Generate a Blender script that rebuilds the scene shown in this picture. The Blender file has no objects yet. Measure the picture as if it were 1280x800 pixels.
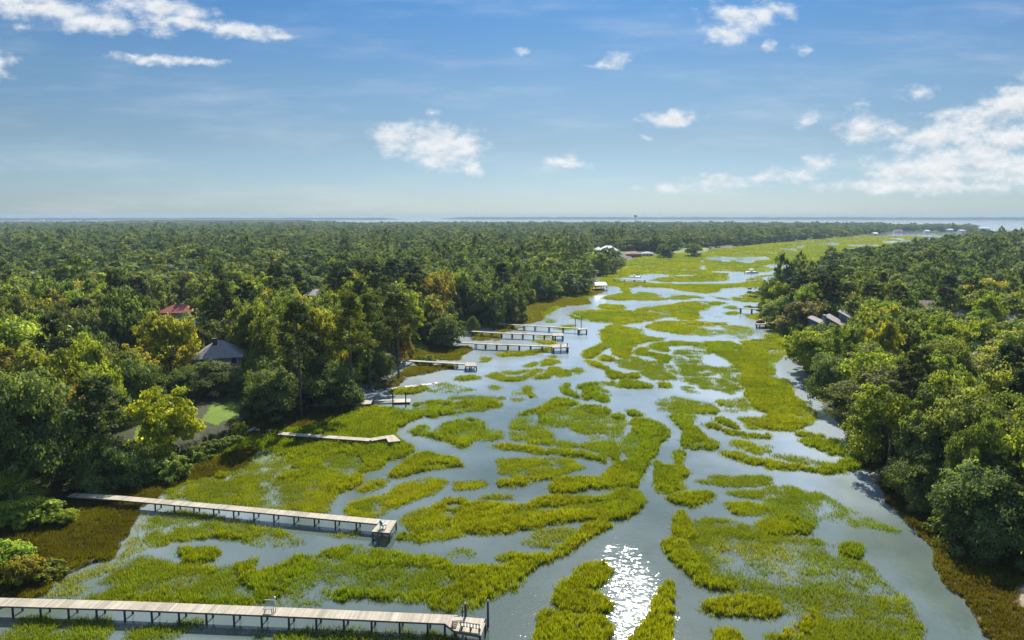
SKY_DUST, SKY_OZONE, SKY_STR = 0.4, 1.5, .10
K = .50
# how the clear sky of that day differs from the model sky, by elevation (sine): bluer and deeper low down, bright round the sun; the unseen overhead part is raised as added fill light
SKY_MUL = [(0.0, (.49 * K, .69 * K, 1.04 * K)), (.025, (.49 * K, .655 * K, .96 * K)), (.10, (.47 * K, .58 * K, .71 * K)), (.17, (.45 * K, .61 * K, .74 * K)), (.28, (.28 * K, .57 * K, .84 * K)), (.36, (.72 * K, .86 * K, 1.0 * K)), (.46, (1.5 * K, 1.5 * K, 1.5 * K)), (.72, (2.3 * K, 2.35 * K, 2.4 * K)), (1.0, (2.7 * K, 2.8 * K, 3.0 * K))]
CLOUD_DARK, CLOUD_LIT = (3.4, 3.7, 3.95), (4.9, 4.98, 5.05)
SUN_STR, EXPOSURE, HAZE = 5.0, 0.95, 1.3e-4
import bpy, math, random
import numpy as np
from mathutils import Vector, Matrix
random.seed(7); rng = np.random.default_rng(7)
SC = bpy.context.scene
COL = SC.collection
F = 865.0; H = 38.0; HORIZ = 269.5
PITCH = math.atan((400 - HORIZ) / F)
CP, SP = math.cos(PITCH), math.sin(PITCH)
SUN_AZ, SUN_EL = math.radians(9.0), math.radians(41.0)

def G(px, py, z=0.0):
    """the point at height z seen in direction of photo pixel (px, py)"""
    t = (py - 400) / F
    d = Vector(((px - 640) / F, CP - t * SP, -SP - t * CP))
    k = (z - H) / d.z
    return Vector((d.x * k, d.y * k, z))

def pix(x, y, z):
    dz = z - H
    f = y * CP - dz * SP
    u = y * SP + dz * CP
    f = np.maximum(f, 1e-3)
    return 640 + F * x / f, 400 - F * u / f

# ------------------------------------------------------------------ noise
def _h(ix, iy, s):
    n = (ix * 374761393 + iy * 668265263 + s * 974634777) & 0x7fffffff
    n = ((n ^ (n >> 13)) * 1274126177) & 0x7fffffff
    return ((n ^ (n >> 16)) & 0xffff) / 65535.0
def vnoise(x, y, s=0):
    ix = np.floor(x).astype(np.int64); iy = np.floor(y).astype(np.int64)
    fx = x - ix; fy = y - iy
    fx = fx * fx * (3 - 2 * fx); fy = fy * fy * (3 - 2 * fy)
    a = _h(ix, iy, s); b = _h(ix + 1, iy, s); c = _h(ix, iy + 1, s); d = _h(ix + 1, iy + 1, s)
    return (a * (1 - fx) + b * fx) * (1 - fy) + (c * (1 - fx) + d * fx) * fy
def fbm(x, y, s=0, o=3):
    r = 0; a = .5; t = 0
    for i in range(o):
        r = r + a * vnoise(x * 2 ** i, y * 2 ** i, s + i); t += a; a *= .5
    return r / t

# ------------------------------------------------------------------ survey of the marsh: outlines taken in survey sheets
RX0, RY0, RS = -200, 262, 2
RW, RH = 1680 * RS, 640 * RS
dens = np.zeros((RH, RW), np.float32)
kind = np.zeros((RH, RW), np.uint8)      # 0 water 1 marsh 2 brown shore grass 3 woods floor 4 lawn 5 mud flat 6 sand
OFF = {'M': (640, 400, 4), 'U': (640, 260, 4), 'V': (840, 310, 7.111), 'W': (960, 260, 4), 'L': (320, 400, 4), 'D': (560, 380, 6.4),
       'A': (0, 600, 4), 'B': (320, 600, 4), 'C': (640, 600, 4), 'E': (960, 600, 4), 'R': (960, 400, 4), 'P': (0, 0, 1)}
def paint(sheet, k, d, s):
    ox, oy, sc = OFF[sheet]
    v = [float(q) for q in s.replace(',', ' ').split()]
    pts = np.array(v).reshape(-1, 2) / sc + (ox, oy)
    X = (pts[:, 0] - RX0) * RS; Y = (pts[:, 1] - RY0) * RS
    x0, x1 = max(0, int(X.min())), min(RW, int(X.max()) + 2)
    y0, y1 = max(0, int(Y.min())), min(RH, int(Y.max()) + 2)
    if x1 <= x0 or y1 <= y0: return
    gx, gy = np.meshgrid(np.arange(x0, x1) + .5, np.arange(y0, y1) + .5)
    ins = np.zeros(gx.shape, bool)
    n = len(X)
    for i in range(n):
        xa, ya, xb, yb = X[i], Y[i], X[(i + 1) % n], Y[(i + 1) % n]
        if ya == yb: continue
        c = ((ya > gy) != (yb > gy)) & (gx < (xb - xa) * (gy - ya) / (yb - ya) + xa)
        ins ^= c
    dens[y0:y1, x0:x1][ins] = d
    kind[y0:y1, x0:x1][ins] = k
SURVEY = """
P 3 0 -200,262 1100,262 1100,292 1080,294 1000,300 880,311 830,315 800,318 782,325 766,335 750,345 735,360 690,373 655,385 635,396 592,402 560,425 512,430 505,440 500,455 470,471 450,482 400,506 370,521 320,526 300,541 240,562 180,591 140,602 80,612 40,640 0,642 -200,640
P 3 0 1480,296 1280,299 1210,305 1170,314 1100,326 1060,336 1010,349 985,358 966,372 952,388 950,400 972,405 985,430 1005,462 1030,495 1055,512 1075,552 1100,600 1160,632 1220,664 1290,700 1400,790 1480,905
P 1 1 745,347 780,327 800,319 880,312 1000,300 1085,293 1210,292 1260,296 1210,306 1170,315 1100,327 1060,337 1010,350 985,359 962,368 900,362 840,358 760,358
P 1 0.92 635,398 690,374 735,361 760,352 745,362 740,372 700,385 680,396 668,404 630,407 600,412 585,402
U 0 0 600,345 640,335 740,330 800,340 720,350 690,362 740,370 960,372 960,380 720,378 640,368 540,368 530,355
V 0 0 300,88 420,78 600,85 840,78 880,100 780,105 600,100 430,105 320,105
V 0 0 540,110 740,108 750,125 680,135 600,125
V 0 0 430,110 530,112 530,118 430,116
V 0 0 245,185 270,158 305,160 310,190 260,195
V 0 0 240,110 300,110 290,120 240,120
V 0 0 800,160 900,150 1060,155 1180,140 1240,150 1235,185 1060,180 880,172
V 0 0 310,213 440,205 540,212 680,213 690,225 520,228 490,235 495,262 490,293 280,303 0,300 0,320 340,320 500,318 660,312 680,280 700,262 800,242 990,226 1010,200 980,203 780,218 680,222 480,222
V 0 0 0,240 210,240 210,249 0,248
V 0 0 770,265 840,258 945,262 930,290 880,320 800,290
V 0 0 380,360 570,350 820,348 800,385 740,405 520,430 510,450 430,445 330,410 400,395
W 0 0 260,178 330,172 365,180 340,186
W 0 0 400,184 560,184 560,189 400,189
W 0 0 30,204 150,204 140,212
W 0 0 120,195 180,190 190,200
W 0 0 440,200 520,196 530,205 450,208
W 0 0 600,195 820,184 830,192 700,200
W 0 0 610,154 680,151 680,160
W 0 0 770,154 900,149 910,160 800,162
W 0 0 540,129 700,131 960,144 950,151 700,139 560,139
W 0 0 560,168 740,164 760,170 600,174
W 0 0 380,220 460,214 480,221 400,226
W 0 0 0,290 100,285 215,285 215,300 150,302 0,300
W 0 0 240,285 290,283 280,290
W 0 0 0,315 80,315 60,325 0,330
W 0 0 0,345 50,345 30,375 0,380
U 1 1 510,385 560,372 680,375 820,385 960,381 1070,380 1250,375 1260,385 1140,395 1040,405 1030,420 960,425 880,410 780,400 690,400 640,395 580,400 590,420 600,440 610,460 540,465 450,455 480,440 560,425 540,400
U 1 .7 600,430 640,420 700,425 760,450 860,445 950,450 930,455 790,460 640,468 610,455
U 1 .9 280,540 320,515 400,510 600,515 650,500 740,490 800,480 900,465 1060,470 1070,478 980,500 930,520 940,550 900,565 840,560 780,540 640,580 560,585 500,575 400,570 300,555
U 1 .5 690,515 800,520 790,545 700,550
U 1 1 430,485 470,480 550,485 575,500 540,512 450,508
U 1 1 440,640 450,610 500,590 540,600 600,600 620,640
U 2 .9 0,560 80,490 170,460 340,440 380,460 400,480 330,490 200,500 150,530 160,560 100,580 0,580
U 1 .5 160,550 210,555 205,580 160,575
U 1 .7 210,600 270,585 320,600 270,612
U 2 .8 330,430 350,400 440,390 460,410 450,430 400,440
V 1 1 0,325 100,325 280,345 380,360 405,385 330,405 230,400 90,380 0,360
V 1 1 280,322 340,327 600,325 680,290 690,266 760,252 840,300 850,330 820,345 560,350 400,350
V 1 .7 0,425 40,420 180,420 270,440 280,450 0,460
V 1 .7 300,420 360,430 500,450 490,462 420,455
V 1 1 525,440 600,430 680,410 770,405 800,480 680,487 540,465
V 1 1 470,520 530,515 600,540 590,550 500,545
V 1 1 465,575 530,568 620,575 600,592 490,597
V 1 1 620,585 680,595 800,580 840,640 740,644 690,622
V 1 1 630,520 680,510 740,530 650,537
V 1 .6 370,598 460,603 470,615 400,614
M 1 1 350,180 365,155 430,130 455,110 445,60 480,30 520,20 550,35 640,40 645,70 690,85 770,95 740,108 690,110 640,120 600,140 590,190 540,190 500,170 500,135 460,150 430,180 380,195
M 1 1 435,190 460,178 510,190 525,207 490,210 440,205
M 1 .4 530,200 600,180 700,200 800,230 850,290 820,305 700,300 640,270 620,250 560,245 520,225
M 1 1 360,200 420,212 475,235 500,255 560,272 630,262 635,290 600,302 500,300 475,280 465,250 400,230
M 1 1 660,35 720,10 800,3 900,8 1075,15 1070,28 960,30 900,45 895,78 830,70 760,60 690,50
M 1 .7 900,40 960,30 1050,32 1140,30 1210,45 1215,75 1180,92 1090,90 1080,70 1000,85 900,78
M 0 0 930,38 1060,36 1070,50 980,50
M 1 1 605,165 640,140 700,120 760,110 850,105 960,120 955,138 880,130 790,132 780,165 740,160 690,140 680,155 720,170 790,180 805,205 770,225 735,220 730,200 690,185 640,180
M 1 .38 810,160 850,140 960,138 1100,200 1150,250 1160,340 1100,370 950,340 850,310 840,250 800,200
M 1 1 960,110 1090,108 1130,125 1180,140 1130,112 1280,85 1290,470 1210,450 1160,380 1170,350 1140,310 1160,250 1120,230 1080,200 990,165 960,140
M 0 0 940,185 1000,165 1060,190 1110,225 1060,240 960,225
M 1 1 240,345 260,320 300,318 280,335 290,355 350,370 400,395 380,405 320,390 260,370
M 1 1 320,335 380,318 510,308 515,325 440,340 430,360 480,385 490,410 450,415 390,390 340,360
M 1 .6 440,340 480,350 490,385 440,365
M 1 1 525,315 560,305 640,312 710,330 700,345 600,345 530,335
M 1 1 725,318 760,312 795,328 780,345 735,340
M 1 .5 720,400 800,385 900,400 1000,420 1030,450 1020,475 940,470 740,460 725,445
M 1 .9 730,440 850,448 1030,455 1020,476 940,472 740,462
M 1 .5 840,335 900,335 960,365 940,375 880,360
M 1 .7 905,325 940,320 1010,350 960,347
M 1 .8 1030,410 1060,400 1055,435 1030,435
M 1 .3 1060,400 1180,390 1200,450 1060,470
M 1 .5 130,500 200,440 340,440 520,470 560,500 540,590 500,610 420,600 300,560 200,540 130,530
M 1 1 125,470 165,420 220,393 300,400 340,425 290,435 200,442 150,480 185,505 135,522
M 1 1 335,432 430,425 500,455 480,480 400,472 345,452
M 1 1 500,475 560,478 560,500 510,500
M 0 0 170,545 230,535 285,530 330,570 390,600 330,605 210,585
M 1 1 600,500 680,495 740,520 790,555 780,590 740,630 720,680 690,710 640,790 620,840 440,840 450,800 480,750 530,720 600,700 640,640 620,590 600,560 580,520
M 1 .55 540,600 620,560 650,640 600,690 560,660
M 0 0 560,490 590,515 560,560 530,590 510,640 530,700 560,710 540,650 560,590 592,540 600,520
M 1 .55 0,490 120,490 100,520 180,550 210,595 300,620 450,610 530,610 535,720 480,720 470,690 440,660 360,640 200,635 0,600
M 1 1 480,610 535,635 535,725 500,705
M 0 0 0,655 60,660 150,676 250,684 340,694 420,705 465,735 440,755 350,770 350,735 290,700 140,690 60,688 0,695
M 1 1 0,625 50,635 120,635 160,655 220,650 360,655 420,680 470,690 470,725 420,700 340,690 250,680 150,672 60,655 0,650
M 1 .6 -60,700 60,690 140,692 290,700 350,735 330,745 290,740 280,765 200,780 -60,770
M 1 1 140,692 290,698 352,735 330,748 285,742 270,712 150,702
M 1 .95 0,772 200,765 240,790 150,806 0,810
M 1 1 200,812 280,785 430,790 460,812
M 1 1 560,455 600,450 660,478 640,490 590,485
M 1 1 780,480 850,475 915,485 905,530 960,570 1030,620 1040,635 1000,650 900,650 850,640 835,610 860,570 830,530
M 1 .85 805,660 840,650 875,670 855,690 845,730 815,725 810,690
M 1 1 1005,500 1040,490 1100,510 1150,540 1130,550 1050,525
M 1 1 955,525 1000,520 1080,555 1200,575 1290,575 1290,595 1180,590 1060,570 990,545
M 1 .8 1120,495 1290,490 1290,550 1190,545 1150,510
M 1 .9 1105,610 1150,605 1210,630 1265,660 1230,672 1150,650 1110,635
M 1 .3 1210,620 1290,610 1290,690 1265,665
M 1 1 1020,655 1100,660 1200,690 1290,705 1290,732 1180,720 1080,690
M 1 .6 305,245 340,245 360,258 330,275 305,265
M 1 .85 50,335 80,330 110,345 90,360 120,385 95,395 60,365
M 1 .3 0,360 60,370 60,400 0,420
M 1 .9 20,482 90,450 160,435 130,460 60,484
M 1 .7 0,510 110,490 115,505 40,520 0,545
D 1 1 390,400 430,390 520,395 650,380 740,365 830,350 820,378 700,402 560,422 430,427
D 1 1 660,290 760,288 860,298 872,325 780,327 690,312
D 1 1 700,265 780,260 822,278 720,282
D 1 .8 870,200 900,180 980,165 1020,175 980,205 900,214
D 1 .5 790,115 830,115 850,135 780,140
D 2 .9 360,195 520,178 600,190 520,215 430,228 360,208
D 1 .85 60,590 120,580 200,570 240,600 150,620 60,615
D 1 .85 300,575 400,545 450,555 540,545 620,530 720,518 748,533 700,570 600,610 520,628 400,610
D 1 .9 590,500 680,475 780,448 880,453 892,475 780,492 650,512
D 1 .9 680,600 780,560 800,510 880,508 980,538 992,570 880,590 860,560 780,600 720,614
D 1 .6 1000,525 1060,520 1100,545 1030,560
D 1 .8 815,415 850,412 865,430 830,440
L 1 1 0,500 180,470 340,440 530,430 700,440 860,460 830,490 760,520 690,560 680,575 730,610 790,640 790,660 750,690 700,700 650,710 640,740 530,770 540,800 540,810 0,810 -200,810 -260,700 -100,560
L 2 .9 -60,540 0,500 180,470 340,440 500,438 440,480 300,530 120,560 -60,600
L 1 .28 0,660 60,650 120,680 170,720 150,760 100,800 0,812 -150,812 -160,720
L 1 .42 320,690 420,670 520,690 540,730 500,770 430,760 330,730
L 1 1 650,790 690,745 790,680 850,660 920,680 1000,690 1050,735 1000,745 900,750 800,765 720,790
L 1 .5 800,740 900,720 960,735 880,748
L 1 .9 775,560 800,540 850,530 880,555 940,520 1000,500 1060,490 1140,505 1150,530 1120,580 1090,610 1060,645 1000,635 960,610 900,600 880,590 840,580 790,580
L 1 .5 1150,540 1230,560 1230,600 1130,610 1120,580
L 1 1 780,420 860,410 920,405 1000,410 1120,405 1200,410 1255,425 1200,440 1100,460 980,475 880,490 840,480 790,445
L 1 .4 920,400 1000,375 1100,380 1240,385 1240,403 1100,405
L 1 .6 850,345 940,310 980,320 1100,335 1140,350 1030,362 860,362
L 1 1 660,350 760,345 840,335 862,350 800,372 700,372
L 1 .85 990,295 1060,280 1110,278 1120,295 1040,308
L 1 .4 1170,330 1220,330 1225,350 1180,350
L 1 .85 1170,280 1200,265 1285,255 1285,310 1220,305
L 1 .9 1180,620 1285,625 1285,655 1200,645
L 2 .9 600,320 680,290 740,250 800,230 980,225 1010,240 900,260 820,278 680,300
L 2 .9 735,200 760,150 880,140 1060,130 1090,150 1030,180 1020,202 740,204
L 2 .7 590,340 660,310 760,290 700,340 640,350 590,360
L 1 .5 1130,190 1180,190 1180,205 1120,215
L 1 .8 1200,170 1285,160 1285,185 1220,182
L 2 .8 1085,65 1230,62 1215,105 1075,105
L 2 .8 1175,25 1285,22 1285,55 1180,52
A 2 1 -800,200 0,160 100,140 270,80 400,60 640,20 800,-10 960,-60 1240,-160 1290,-160 1240,-60 1000,0 820,50 790,100 700,150 680,200 660,250 620,300 590,360 560,400 460,410 340,480 260,530 230,580 150,600 0,600 -800,600
A 1 .12 230,595 250,540 340,490 480,430 600,380 640,310 680,260 700,160 780,190 740,250 720,340 620,420 500,470 430,570 470,605
A 1 .55 760,180 900,150 1280,210 1280,330 1200,300 1100,290 950,300 830,310 780,340 740,300
A 1 .95 780,330 840,305 950,290 1100,270 1240,280 1245,305 1100,290 950,300 840,318
A 1 .5 430,605 500,500 620,440 720,370 760,390 880,430 1000,450 1120,440 1290,400 1290,640 430,612
A 0 0 805,330 850,312 1000,300 1200,310 1290,325 1290,395 1180,420 1100,440 930,430 1000,420 1080,400 1110,370 1090,345 900,345 820,340
A 1 .95 880,345 1090,345 1108,368 1080,400 1000,418 930,428 900,400
A 1 .95 900,432 1050,435 1090,470 1000,480 900,455
A 1 1 1180,430 1290,395 1290,560 1200,530
A 1 .85 640,580 800,560 1000,590 1290,590 1290,645 640,628
A 1 .6 0,790 80,730 130,690 200,690 300,720 420,700 540,700 550,740 530,810 0,820
A 1 .6 630,810 650,760 740,730 880,720 1010,690 1010,730 880,770 830,810
A 1 .6 820,40 980,0 1290,-10 1290,140 1000,110 800,90
A 1 .35 1000,20 1200,10 1220,80 1050,100 980,70
B 1 .7 -20,0 540,0 520,30 450,60 400,80 370,130 360,162 260,162 -20,142
B 1 1 220,-5 540,-5 520,30 440,60 330,50 240,30
B 1 .4 0,20 200,10 250,80 120,130 0,130
B 1 .8 500,55 560,15 600,-4 660,5 640,25 540,70
B 1 .75 440,160 470,110 560,95 640,80 700,40 790,5 870,-4 930,-4 960,10 900,60 840,80 720,130 640,170 590,190 480,188
B 1 .4 470,130 560,110 640,100 620,150 520,175
B 1 .7 980,40 1000,10 1130,10 1160,30 1060,50 1010,55
B 1 .9 1190,20 1230,0 1290,-4 1290,38 1220,36
B 1 .3 1110,100 1150,80 1290,75 1290,100
B 1 .85 730,210 750,170 850,140 900,115 960,95 1040,100 1060,120 1100,105 1200,120 1290,130 1290,258 1190,268 1050,280 960,302 900,300 820,312 690,302 700,270 780,260 740,235
B 1 1 960,95 1040,98 1060,125 1280,140 1290,258 1190,262 1060,270 1000,240 1010,150
B 0 0 930,120 1000,115 1020,135 950,142
B 1 .75 -4,235 60,240 160,265 200,290 280,300 285,320 200,327 100,342 -4,332
B 1 .3 340,255 420,270 520,265 500,290 400,287
B 1 .85 -4,400 20,450 50,450 150,420 220,375 300,395 340,360 440,335 540,335 650,350 780,380 880,385 960,400 990,435 1130,430 1290,428 1290,530 1230,560 1170,600 1080,658 1010,662 900,652 840,612 700,612 560,602 480,607 340,622 250,632 120,642 -4,632
B 1 .42 330,450 450,420 620,440 800,430 960,460 1000,520 860,580 640,560 500,560 350,540
B 0 0 110,600 150,572 190,578 140,622
B 1 .6 970,360 1030,350 1085,365 1070,385 990,390
B 1 .5 1210,385 1290,360 1290,430 1220,412
B 1 .5 0,760 100,770 300,745 600,760 900,770 990,780 1000,810 0,820
C 1 1 -4,0 90,-4 80,25 -4,32
C 1 1 180,50 200,15 260,-4 380,-4 405,40 330,67 210,70
C 1 1 400,40 390,-4 640,-4 500,25 430,47
C 1 .95 -10,140 80,120 150,90 200,78 290,85 400,90 480,85 520,50 570,38 620,55 665,100 660,135 600,180 560,202 440,207 330,207 200,227 100,247 -10,257
C 1 .4 160,135 300,130 470,110 500,130 400,155 200,165 0,190 0,160
C 1 .9 180,400 230,340 330,260 360,225 450,205 525,215 500,240 420,280 350,320 260,382 200,412
C 1 .25 60,310 130,250 340,230 330,270 250,310 240,340 100,330
C 1 .95 -10,370 80,375 180,380 190,410 120,440 40,520 20,555 -10,562
C 1 1 200,580 230,530 300,480 340,430 400,415 470,415 510,450 480,500 430,540 360,555 400,560 470,590 510,640 480,672 420,672 340,667 260,662 200,620
C 1 1 120,690 180,650 240,667 330,682 450,682 510,740 500,790 440,880 100,880
C 1 1 560,860 590,800 640,740 690,690 700,630 740,560 760,510 800,510 825,560 810,640 800,700 805,860
C 1 1 705,20 710,-100 750,-70 850,-60 890,-35 865,-5 840,0 862,40 800,67 730,57
C 1 1 770,90 850,60 980,60 1010,80 990,110 900,137 800,122
C 1 .45 910,10 1000,-20 1290,-20 1290,30 1100,37 1000,27
C 1 .5 1070,60 1290,55 1290,95 1230,95 1100,82
C 1 1 1075,120 1150,110 1260,130 1290,170 1200,182 1100,177
C 1 1 800,230 820,175 855,160 880,200 920,270 925,302 840,302 800,260
C 1 .4 900,200 1000,190 1200,230 1290,260 1290,560 1150,562 1010,500 950,410 890,350 880,300 930,290
C 1 .2 980,310 1280,330 1280,400 1100,430 1000,400
C 1 .8 1210,205 1290,200 1290,260 1220,242
C 1 1 740,320 800,295 870,310 900,370 960,420 1010,500 1130,530 1100,562 1000,557 930,532 870,462 800,402 760,352
C 1 1 960,620 1000,600 1150,580 1290,600 1290,692 1180,687 1000,672 960,652
C 1 .4 1140,550 1290,560 1290,602 1150,585
C 1 .85 1010,760 1080,745 1140,770 1180,810 1190,880 1010,880
C 1 .4 970,740 1010,740 1000,770
E 1 .6 -10,30 100,30 200,50 260,70 330,110 440,160 520,190 600,230 655,252 600,262 460,242 380,212 270,195 230,240 230,270 130,282 -10,287
E 1 .95 60,190 150,190 230,240 220,272 100,277 -10,285 -10,235
E 1 .4 20,70 180,80 220,140 60,150
E 1 .42 -10,290 180,290 240,300 330,330 430,300 490,350 500,410 560,490 640,550 690,600 740,680 770,760 790,880 -10,880
E 1 .2 -10,310 190,310 170,500 -10,520
E 1 .95 340,330 430,310 490,350 480,400 400,390 350,370
E 1 .75 180,380 240,400 320,460 280,520 200,500
E 1 .75 430,520 540,500 680,600 650,640 550,600
E 1 1 -10,600 60,620 50,680 -10,692
E 0 0 -10,700 60,690 150,660 180,690 60,760 -10,780
E 1 .85 180,690 230,650 260,720 200,780 60,810 40,780
E 2 1 520,0 560,-20 640,0 800,120 900,250 1000,330 1290,380 1700,560 2100,900 2100,1210 1340,1210 1240,1010 1110,800 1060,720 970,590 890,540 830,440 840,350 800,320 740,260 650,170 590,110 570,60
R 1 1 -10,20 80,30 120,80 150,110 165,190 110,180 60,170 -10,165
R 5 0 165,220 210,330 290,370 330,430 420,480 480,560 540,610 460,600 380,585 360,530 290,450 200,340
R 1 .95 -10,290 100,300 130,380 220,450 250,490 170,550 60,557 -10,552
R 1 .9 90,570 160,562 280,580 280,594 160,587
R 1 1 130,605 200,598 330,600 380,640 400,690 300,672 200,632
R 1 .4 0,670 200,690 340,725 280,732 100,716
R 1 1 -10,705 100,725 260,745 330,720 400,690 460,600 560,610 560,640 500,690 460,752 300,777 200,762 -10,742
R 2 .8 450,640 560,630 640,660 640,740 560,770 470,740
R 2 .7 330,420 440,430 480,480 470,560 430,520 390,480
P 1 .7 958,438 985,434 978,446 968,455 967,468 976,480 958,484
P 4 0 168,576 172,548 182,528 196,526 206,540 202,574
P 4 0 252,541 260,530 266,520 280,519 292,516 302,523 297,535 280,539 270,545
P 4 0 296,510 300,496 318,490 322,508
P 4 0 508,441 510,431 528,430 537,438
P 4 0 574,407 576,397 586,396 604,402 598,408
P 4 0 842,316 846,312 886,311 884,315
P 2 .6 0,640 40,632 90,608 150,600 70,640 20,660 -60,680
P 6 0 272,500 280,493 300,495 298,501
P 6 0 205,470 212,456 232,458 236,468
P 6 0 186,541 192,532 202,534 200,542
P 6 0 36,602 46,580 56,578 66,584
P 6 0 1268,745 1278,735 1300,735 1320,790 1276,770
P 6 0 1084,602 1088,594 1097,592 1103,600 1098,606
P 6 0 1044,508 1050,504 1076,512 1070,516
P 3 0 1060,291 1095,289.5 1150,288.7 1214,290.5 1216,285.5 1150,285 1060,285
P 2 1 -220,745 -80,758 -130,905 -220,905
P 0 0 120,278.5 122,277 152,277 152,279
P 0 0 420,262 1480,262 1480,283 1260,285 1216,284.5 1200,281 1100,277.5 420,275.5
"""
for line in SURVEY.strip().splitlines():
    a, b, c, d = line.split(None, 3)
    paint(a, int(b), float(c), d)

def blur(a, r):
    a = a.astype(np.float32)
    for ax in (0, 1):
        k = 2 * r + 1
        p = np.concatenate([np.repeat(a.take([0], ax), r + 1, ax), a, np.repeat(a.take([-1], ax), r, ax)], ax)
        c = np.cumsum(p, ax, dtype=np.float64)
        n = a.shape[ax]
        a = ((c.take(range(k, k + n), ax) - c.take(range(0, n), ax)) / k).astype(np.float32)
    return a
densb = blur(dens, 2); densw = blur(blur(dens, 4), 4)
landb = blur(blur((kind == 3) | (kind == 4) | (kind == 6), 14), 14)
landb[kind == 0] *= .3

def survey(x, y, jitter=1.0):
    """density, kind and land weight at ground points"""
    x = np.asarray(x, float); y = np.asarray(y, float)
    px, py = pix(x, y, np.zeros_like(x))
    r = np.hypot(x, y)
    # organic edges: shift by a few metres of noise on the ground, seen smaller further off
    amp = 1.6 * jitter
    px = px + (fbm(x / 3.1, y / 3.1, 5) - .5) * amp * 2.6 * np.minimum(2.0, 120 / r)
    py = py + (fbm(x / 3.1, y / 3.1, 9) - .5) * amp * 1.6 * np.minimum(2.0, 120 / r)
    px = px + (fbm(x / .8, y / .8, 15, 2) - .5) * amp * 2.2 * np.minimum(1.6, 120 / r)
    py = py + (fbm(x / .8, y / .8, 19, 2) - .5) * amp * 1.5 * np.minimum(1.6, 120 / r)
    ix = np.clip(((px - RX0) * RS).astype(int), 0, RW - 1)
    iy = np.clip(((py - RY0) * RS).astype(int), 0, RH - 1)
    d = densb[iy, ix]; k = kind[iy, ix]
    thin = np.clip((.40 - fbm(x / 7.0, y / 7.0, 27)) * 5, 0, 1) * .34 * np.clip((d - .5) * 3, 0, 1)
    # narrow drainage creeks wandering through the thick stands
    cr = np.abs(fbm(x / 22.0, y / 22.0, 57, 3) - .5); w_ = .008 + .000035 * r
    creek = np.clip((w_ * 1.5 - cr) / w_, 0, 1) * np.clip((fbm(x / 40.0, y / 40.0, 58, 2) - .38) * 8, 0, 1) * np.clip((r - 105) / 50, 0, 1)
    return np.where(k == 1, np.clip(d - thin - creek * .9, 0, 1), d), k, landb[iy, ix]
def stand(x, y):
    px, py = pix(x, y, np.zeros_like(x))
    return densw[np.clip(((py - RY0) * RS).astype(int), 0, RH - 1), np.clip(((px - RX0) * RS).astype(int), 0, RW - 1)]

def ground_z(x, y):
    d, k, l = survey(np.array([x]), np.array([y]))
    return float(height(d, k, l, np.array([x]), np.array([y]))[0])
def height(d, k, l, x, y):
    n = fbm(x / 6.0, y / 6.0, 21) - .5
    z = np.full(d.shape, -.55)
    m = k == 1; z = np.where(m, np.where(d > .80, .02 + .10 * np.clip((d - .8) * 8, 0, 1), np.clip(-.5 + d * .45, -.5, -.14)) + n * .10 * (d > .8), z)
    z = np.where(k == 2, .18 + l * 1.3 + n * .25, z)
    z = np.where(k == 6, .25 + .5 * np.clip(l * 1.25 - .25, 0, 1) + n * .3, z)
    z = np.where((k == 3) | (k == 4), .35 + 1.9 * np.clip(l * 1.25 - .25, 0, 1) + n * .2, z)
    z = np.where(k == 5, .03 + n * .05, z)
    return z
# ------------------------------------------------------------------ object helpers
def link(name, me, parent=None, mats=(), label=None, cat=None, group=None, kindp=None):
    o = bpy.data.objects.new(name, me); COL.objects.link(o)
    if parent is not None: o.parent = parent
    if me is not None:
        for m in mats:
            if m.name not in [q.name for q in me.materials if q]: me.materials.append(m)
    tag(o, label, cat, group, kindp)
    return o
def tag(o, label=None, cat=None, group=None, kindp=None):
    if label: o['label'] = label
    if cat: o['category'] = cat
    if group: o['group'] = group
    if kindp: o['kind'] = kindp
    return o
def thing(name, loc, label, cat, group=None, rz=0.0):
    o = link(name, None, None, (), label, cat, group)
    o.location = loc; o.rotation_euler = (0, 0, rz)
    return o

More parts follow.
